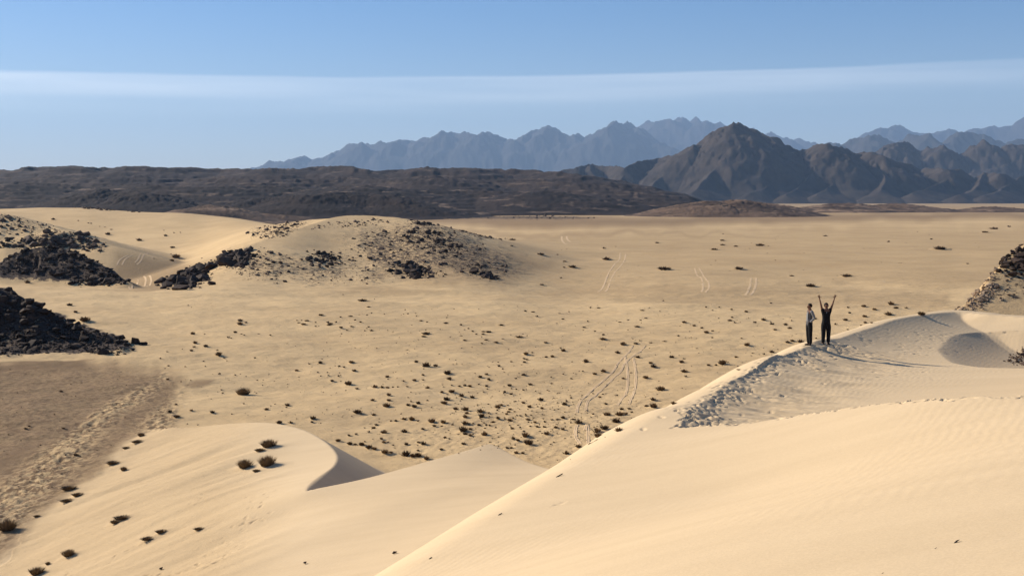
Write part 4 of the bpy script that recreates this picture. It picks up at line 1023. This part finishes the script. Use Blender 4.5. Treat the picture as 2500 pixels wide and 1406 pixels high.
def zone_right(x, y):
    if x > 2040: return 'bush on the sand right of the person with raised arms'
    if x > 1900 and y > 820: return 'bush at the sand crest just left of the standing people'
    if x > 1830: return 'bush on the sand close behind the two people'
    return 'bush on the sand left of the people above the dune edge' if y > 840 else 'bush on the upper sand left of the two people'
ALL = [(x, y, w, zone_left(x, y), 'left: ' + zone_left(x, y)) if g_ == 'bushes of the left sand sheet' else (x, y, w, zone_right(x, y), 'right: ' + zone_right(x, y)) if g_ == 'bushes behind the people' else (x, y, w, lb, g_) for x, y, w, lb, g_ in ALL]
ALL = [(x, y, w, zone(x, y, w), g_) if g_ == 'bushes of the valley floor' else (x, y, w, lb, g_) for x, y, w, lb, g_ in ALL]
ALL.sort(key=lambda t: -t[2])
brg = random.Random(77)
SUN_FLAT = Vector((SUN_DIR.x, SUN_DIR.y)).normalized()
def put_bush(x, y, w, lab, grp, mesh, cat='bush', name='bush', squash=1.0, rot=None, stretch=1.0):
    q = cast(x, y + w * .10)
    if q is None: return None
    dist = q[1]
    wm = w * dist / F_PX * 1.08
    o = link(bpy.data.objects.new(name, mesh)); o.location = q - np.array([0, 0, wm * .03])
    o.scale = (wm * stretch, wm, wm * brg.uniform(.85, 1.15) * squash)
    o.rotation_euler = (0, 0, brg.uniform(0, 6.28) if rot is None else rot)
    o['label'] = lab; o['category'] = cat
    if grp: o['group'] = grp
    return o
rest = []
per = {}
for x, y, w, lab, grp in ALL:
    if per.get('n', 0) < 285 and w > 4:
        sq = .62 if 'plain' in lab or 'knoll' in lab else 1.0
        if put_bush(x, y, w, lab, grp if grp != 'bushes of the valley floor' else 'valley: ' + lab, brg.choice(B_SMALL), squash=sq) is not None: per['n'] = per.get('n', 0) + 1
    else: rest.append((x, y, w))
for x, y, w, lab in NAMED:
    dark = 'dark' in lab
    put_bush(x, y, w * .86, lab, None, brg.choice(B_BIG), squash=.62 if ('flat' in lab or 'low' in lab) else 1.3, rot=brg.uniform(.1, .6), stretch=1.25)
# the smallest bushes and dry tufts, beyond counting
tuft = [bush_arrays(80 + k, 16, thick=.10) for k in range(5)]
VAL = [(420,930),(600,900),(760,800),(900,760),(1300,740),(1800,750),(2000,780),(1900,860),(1650,960),(1400,1130),(1230,1110),(1020,1110),(840,1060),(560,1010)]
DENSE = [(1050,1060),(1120,960),(1300,940),(1450,960),(1500,1020),(1420,1090),(1200,1090)]
srg = random.Random(99)
for _ in range(1000):
    rest.append((*rand_in(VAL, srg), 1.3 + 3.2 * srg.random() ** 2))
for _ in range(240):
    rest.append((*rand_in(DENSE, srg), srg.uniform(2.5, 6)))
for _ in range(60):
    rest.append((*rand_in([(1300,600),(2400,560),(2400,700),(1500,700)], srg), srg.uniform(1.5, 3.2)))
for _ in range(70):
    rest.append((*rand_in([(0,960),(300,900),(420,1000),(250,1120),(60,1240),(0,1260)], srg), srg.uniform(2, 5)))
V, Fc, off = [], [], 0
for x, y, w in rest:
    q = cast(x, y)
    if q is None: continue
    wm = w * q[1] / F_PX * 1.1
    v, f = srg.choice(tuft); an = srg.uniform(0, 6.28); ca, sa = math.cos(an), math.sin(an)
    V.append(np.stack([(v[:, 0] * ca - v[:, 1] * sa) * wm, (v[:, 0] * sa + v[:, 1] * ca) * wm, v[:, 2] * wm], 1) + q)
    Fc += [tuple(i + off for i in t) for t in f]; off += len(v)
me = bpy.data.meshes.new('dry_tufts'); me.from_pydata(np.vstack(V).tolist(), [], Fc); me.materials.append(m_bush); me.update()
o = link(bpy.data.objects.new('dry_tufts', me)); o['kind'] = 'stuff'; o['label'] = 'tiny dry tufts sprinkled over the valley sand'; o['category'] = 'tufts'

# ------------------------------------------------------------------ litter on the near dune
m_dark, n, l, b = new_mat('charred_wood'); b.inputs['Base Color'].default_value = (0.02, 0.016, 0.014, 1)
for x, y, w, ang, lab, nm in ((1221,1256,10,.55,'small black square-ended chip on the smooth dune face','wood_chip'),(1051,1363,9,.6,'small dark splinter near the bottom of the dune edge','wood_chip'),
        (2336,1323,16,.5,'dark curved splinter low on the smooth dune at right','wood_chip'),(2284,1338,8,.5,'thin short twig just left of the dark curved splinter','twig'),
        (1366,1162,20,.55,'dark sliver standing in for dent shade beside the dune edge','twig'),(744,1376,8,.3,'black pebble on the bright slope at the bottom','pebble'),  # the sliver by the dune edge is added as the dent's shade
        (963,1351,9,.2,'brown pebble beside the foot of the foreground dune','pebble'),(393,1390,8,.2,'dark pebble among the footprints at bottom left','pebble'),
        (2154,1399,7,.4,'tiny twig at the very bottom of the dune','twig')):
    q = cast(x, y)
    if q is None: continue
    wm = w * 1.5 * q[1] / F_PX
    fl = {'wood_chip': (1, .38, .22), 'twig': (1, .16, .14), 'pebble': (1, .8, .6)}[nm]
    me = hull_mesh(nm, int(x), 18, .9); me.materials.append(m_dark if nm != 'pebble' else m_black)
    o = link(bpy.data.objects.new(nm, me)); o.location = q + np.array([0, 0, wm * fl[2] * .45]); o.scale = (wm * fl[0], wm * fl[1], wm * fl[2]); o.rotation_euler = (0, -.35, ang)
    o['label'] = lab; o['category'] = {'wood_chip': 'wood chip'}.get(nm, nm)

# ------------------------------------------------------------------ the two people
def flat_mat(name, col, rough=.85):
    m, n, l, b = new_mat(name)
    p = n.new('ShaderNodeNewGeometry').outputs['Position']
    l.new(mix(n, l, noise(n, l, p, 25, 4), tuple(c * .8 for c in col), tuple(min(c * 1.2, 1) for c in col)), b.inputs['Base Color'])
    b.inputs['Roughness'].default_value = rough
    return m
m_skin = flat_mat('skin', (0.16, 0.085, 0.055), .6); m_blackc = flat_mat('black_cloth', (0.012, 0.012, 0.013)); m_white = flat_mat('white_cloth', (0.18, 0.183, 0.19))
m_hair = flat_mat('dark_hair', (0.010, 0.008, 0.007), .6); m_shoe = flat_mat('dark_shoe', (0.015, 0.014, 0.014)); m_grey = flat_mat('grey_cloth', (0.09, 0.09, 0.095))
deps = None
def skinned(name, chains, mat, parent, sub=2):
    """one continuous surface grown over chains of (x, y, z, radius[, radius2]); chains that start at a shared point join there"""
    verts, rad, edges, key = [], [], [], {}
    for ch in chains:
        prev = None
        for p in ch:
            k = tuple(round(c, 4) for c in p[:3])
            if k not in key:
                key[k] = len(verts); verts.append(p[:3]); rad.append((p[3], p[4] if len(p) > 4 else p[3]))
            i = key[k]
            if prev is not None: edges.append((prev, i))
            prev = i
    me = bpy.data.meshes.new(name); me.from_pydata(verts, edges, []); me.update()
    o = bpy.data.objects.new(name, me); scene.collection.objects.link(o)
    sk = o.modifiers.new('skin', 'SKIN'); sk.use_smooth_shade = True
    for i, r_ in enumerate(rad): me.skin_vertices[0].data[i].radius = r_; me.skin_vertices[0].data[i].use_root = (i == 0)
    sd = o.modifiers.new('sub', 'SUBSURF'); sd.levels = sub; sd.render_levels = sub
    dg = bpy.context.evaluated_depsgraph_get(); dg.update()
    nm = bpy.data.meshes.new_from_object(o.evaluated_get(dg))
    bpy.data.objects.remove(o)
    nm.name = name; nm.materials.clear(); nm.materials.append(mat)
    nm.polygons.foreach_set('use_smooth', [True] * len(nm.polygons))
    return link(bpy.data.objects.new(name, nm), parent)
def ball(name, c, r_, mat, parent, seed=0, cut=None):
    bm = bmesh.new(); bmesh.ops.create_icosphere(bm, subdivisions=3, radius=1)
    if cut: bmesh.ops.delete(bm, geom=[v for v in bm.verts if cut(v.co)], context='VERTS')
    for v in bm.verts:
        k = 1 + .05 * math.sin(v.co.x * 9 + seed) * math.sin(v.co.z * 8 + v.co.y * 7)
        v.co = Vector((v.co.x * r_[0] * k + c[0], v.co.y * r_[1] * k + c[1], v.co.z * r_[2] * k + c[2]))
    me = bpy.data.meshes.new(name); bm.to_mesh(me); bm.free(); me.materials.append(mat)
    me.polygons.foreach_set('use_smooth', [True] * len(me.polygons))
    return link(bpy.data.objects.new(name, me), parent)
def fingers(w, d, side, spread):
    """five finger chains from wrist w along direction d; side is the thumb direction"""
    d = Vector(d).normalized(); s_ = Vector(side).normalized(); w = Vector(w); n_ = d.cross(s_)
    palm = w + d * .07
    out = [[(*w, .026, .017), (*palm, .034, .016)]]
    for k, (o_, L_) in enumerate(((-.030, .055), (-.010, .072), (.010, .078), (.030, .070))):
        b_ = palm + s_ * o_ + d * .02; t_ = b_ + (d + s_ * o_ * spread).normalized() * L_ * .6; e_ = t_ + (d + s_ * o_ * spread * 1.2 - n_ * .25).normalized() * L_ * .4
        out.append([(*palm, .034, .016), (*b_, .011), (*t_, .0095), (*e_, .008)])
    b_ = w + d * .035 + s_ * .035; t_ = b_ + (d * .6 + s_).normalized() * .04
    out.append([(*palm, .034, .016), (*b_, .014), (*t_, .0105), (*(t_ + (d + s_ * .5).normalized() * .028), .009)])
    return out
def face(head, fwd, mat, parent):
    """nose, ears and eyes set on the head"""
    h = Vector(head); f = Vector(fwd).normalized(); s_ = f.cross(Vector((0, 0, 1)))
    return h, f, s_
def person(label, x, y, rot):
    r_ = bpy.data.objects.new('person', None); link(r_); r_.location = (x, y, ground_z(x, y) - .015); r_.rotation_euler = (0, 0, rot)
    r_['label'] = label; r_['category'] = 'person'
    return r_
# adult, facing the camera (-y), both arms thrown up
q = P(2016, 832, 48.4)
ad = person('person in black clothes with both arms raised on the dune crest', q[0], 48.4, 0.12)
pel = (0, 0, .90, .15, .11)
aw = []
for sx in (-1, 1):
    sh_ = (sx * .165, 0, 1.36, .062, .058); el_ = (sx * .235, -.03, 1.60, .040, .038); wr = (sx * (.30 if sx > 0 else .31), -.06, 1.84, .026, .024)
    aw.append((sh_, el_, wr))
chains = [[pel, (0, 0, 1.05, .13, .095), (0, 0, 1.22, .15, .10), (0, 0, 1.37, .12, .085), (0, -.005, 1.44, .052, .055), (0, -.01, 1.50, .062, .075), (0, -.012, 1.575, .074, .088), (0, -.005, 1.625, .055, .065)]]
for sx in (-1, 1):
    chains.append([pel, (sx * .095, 0, .82, .088, .09), (sx * .10, -.01, .48, .062, .064), (sx * .10, .015, .12, .042, .045), (sx * .10, .01, .05, .04, .045), (sx * .115, -.12, .03, .036, .03)])
    sh_, el_, wr = aw[0 if sx < 0 else 1]
    chains.append([(0, 0, 1.37, .12, .085), sh_, el_, wr])
    d_ = Vector(wr[:3]) - Vector(el_[:3])
    chains += [c if i else [wr[:3] + (.024, .02)] + c[1:] for i, c in enumerate(fingers(wr[:3], d_, (-sx, 0, .2), 9))]
body = skinned('body', chains, m_skin, ad)
skinned('t_shirt', [[(0, 0, .74, .18, .15), (0, 0, .90, .185, .145), (0, 0, 1.05, .165, .125), (0, 0, 1.22, .18, .125), (0, 0, 1.365, .13, .095), (0, -.003, 1.425, .066, .066)]] +
        [[(0, 0, 1.365, .13, .095), (sx * .165, 0, 1.365, .076, .07), (sx * .20, -.013, 1.48, .062, .058)] for sx in (-1, 1)], m_blackc, ad)
skinned('trousers', [[(0, 0, 1.02, .15, .115), (0, 0, .86, .175, .14)]] + [[(0, 0, .86, .175, .14), (sx * .10, 0, .76, .115, .12), (sx * .105, -.008, .48, .09, .09), (sx * .105, .012, .06, .066, .07)] for sx in (-1, 1)], m_blackc, ad)
for sx in (-1, 1):
    skinned('shoe', [[(sx * .10, .04, .045, .045, .045), (sx * .108, -.06, .04, .046, .036), (sx * .118, -.16, .032, .038, .026)]], m_shoe, ad)
hd = Vector((0, -.012, 1.555))
ball('hair', (0, .018, 1.575), (.088, .10, .105), m_hair, ad, 2, lambda c: c.z < -.35 and c.y < .2 or (c.y < -.55 and c.z < .35))
for sx in (-1, 1):
    ball('ear', (sx * .078, .005, 1.545), (.012, .022, .032), m_skin, ad); ball('eye', (sx * .03, -.088, 1.56), (.013, .008, .008), m_hair, ad)
ball('nose', (0, -.102, 1.535), (.014, .018, .024), m_skin, ad); ball('mouth', (0, -.088, 1.495), (.024, .008, .006), m_hair, ad)
o = ball('chest_print', (-.03, -.118, 1.30), (.022, .006, .035), m_white, ad)
# younger person, side on, looking left (-x), hands in the jacket
q = P(1975, 838, 47.6)
ch = person('person in a white and grey jacket standing side on, hands at the waist', q[0], 47.6, -math.pi / 2 + .25)
pel = (0, 0, .90, .125, .10)
chains = [[pel, (0, .01, 1.05, .11, .085), (0, .02, 1.20, .125, .09), (0, .02, 1.34, .10, .075), (0, .005, 1.41, .046, .05), (0, -.01, 1.47, .056, .07), (0, -.012, 1.545, .07, .084), (0, 0, 1.60, .052, .062)]]
arms = []
for sx in (-1, 1):
    chains.append([pel, (sx * .08, 0, .82, .078, .08), (sx * .085, .0, .47, .056, .058), (sx * .08, .03, .11, .04, .042), (sx * .08, .03, .05, .038, .042), (sx * .09, -.10, .03, .034, .028)])
    sh_ = (sx * .15, .02, 1.33, .052, .05); el_ = (sx * .20, .12, 1.08, .038, .036); wr = (sx * .14, -.02, .95, .026, .024)
    arms.append((sh_, el_, wr)); chains.append([(0, .02, 1.34, .10, .075), sh_, el_, wr])
    chains += [c if i else [wr[:3] + (.024, .02)] + c[1:] for i, c in enumerate(fingers(wr[:3], (-sx * .55, -.12, -.8), (0, -.9, .2), 2))]
skinned('body', chains, m_skin, ch)
skinned('jacket', [[(0, .005, .74, .165, .145), (0, .005, .92, .15, .125), (0, .01, 1.05, .132, .105), (0, .02, 1.20, .14, .105), (0, .02, 1.34, .112, .088), (0, .01, 1.40, .064, .064)]], m_grey, ch)
for sh_, el_, wr in arms:
    skinned('sleeve', [[(sh_[0] * .7, sh_[1], sh_[2] + .01, .07, .065), (*sh_[:3], .064, .062), (*el_[:3], .052, .05), (wr[0], wr[1] + .01, wr[2], .045, .042), (wr[0] - .02 * (1 if wr[0] > 0 else -1), wr[1], wr[2] - .04, .036, .034)]], m_white, ch)
skinned('collar', [[(-.045, .03, 1.415, .03), (0, .06, 1.42, .03), (.045, .03, 1.415, .03)]], m_blackc, ch)
skinned('jacket_front', [[(0, -.09, .93, .07, .02), (0, -.092, 1.12, .075, .018), (0, -.078, 1.30, .06, .016)]], m_white, ch)
skinned('trousers', [[(0, 0, 1.0, .125, .10), (0, 0, .87, .15, .125)]] + [[(0, 0, .87, .15, .125), (sx * .085, 0, .77, .10, .11), (sx * .088, .002, .47, .085, .088), (sx * .083, .028, .05, .064, .068)] for sx in (-1, 1)], m_blackc, ch)
for sx in (-1, 1):
    skinned('shoe', [[(sx * .08, .06, .045, .043, .043), (sx * .085, -.04, .038, .044, .034), (sx * .092, -.14, .03, .036, .025)]], m_shoe, ch)
ball('hair', (0, .016, 1.555), (.082, .096, .09), m_hair, ch, 5, lambda c: c.z < -.3 and c.y < .3 or (c.y < -.5 and c.z < .4))
for sx in (-1, 1):
    ball('ear', (sx * .073, .01, 1.52), (.011, .02, .03), m_skin, ch); ball('eye', (sx * .028, -.083, 1.53), (.012, .008, .008), m_hair, ch)
ball('nose', (0, -.097, 1.505), (.013, .018, .022), m_skin, ch); ball('mouth', (0, -.083, 1.468), (.022, .008, .006), m_hair, ch)
for sx in (-1,): pass

# ------------------------------------------------------------------ air
def box_mesh(name, lo, hi):
    v = [(x, y, z) for x in (lo[0], hi[0]) for y in (lo[1], hi[1]) for z in (lo[2], hi[2])]
    f = [(0,1,3,2),(4,6,7,5),(0,4,5,1),(2,3,7,6),(0,2,6,4),(1,5,7,3)]
    me = bpy.data.meshes.new(name); me.from_pydata(v, [], f); me.update(); return me
m_haze = bpy.data.materials.new('haze'); m_haze.use_nodes = True
hn = m_haze.node_tree.nodes; hn.clear()
ho = hn.new('ShaderNodeOutputMaterial'); pv = hn.new('ShaderNodeVolumePrincipled')
pv.inputs['Color'].default_value = (0.46, 0.68, 1.0, 1)
pv.inputs['Density'].default_value = 3.4e-5
pv.inputs['Anisotropy'].default_value = 0.1
m_haze.node_tree.links.new(pv.outputs[0], ho.inputs['Volume'])
hz = link(bpy.data.objects.new('haze', box_mesh('haze', (-34000, -34000, -12), (34000, 34000, 2050))))
hz.data.materials.append(m_haze); hz['kind'] = 'stuff'
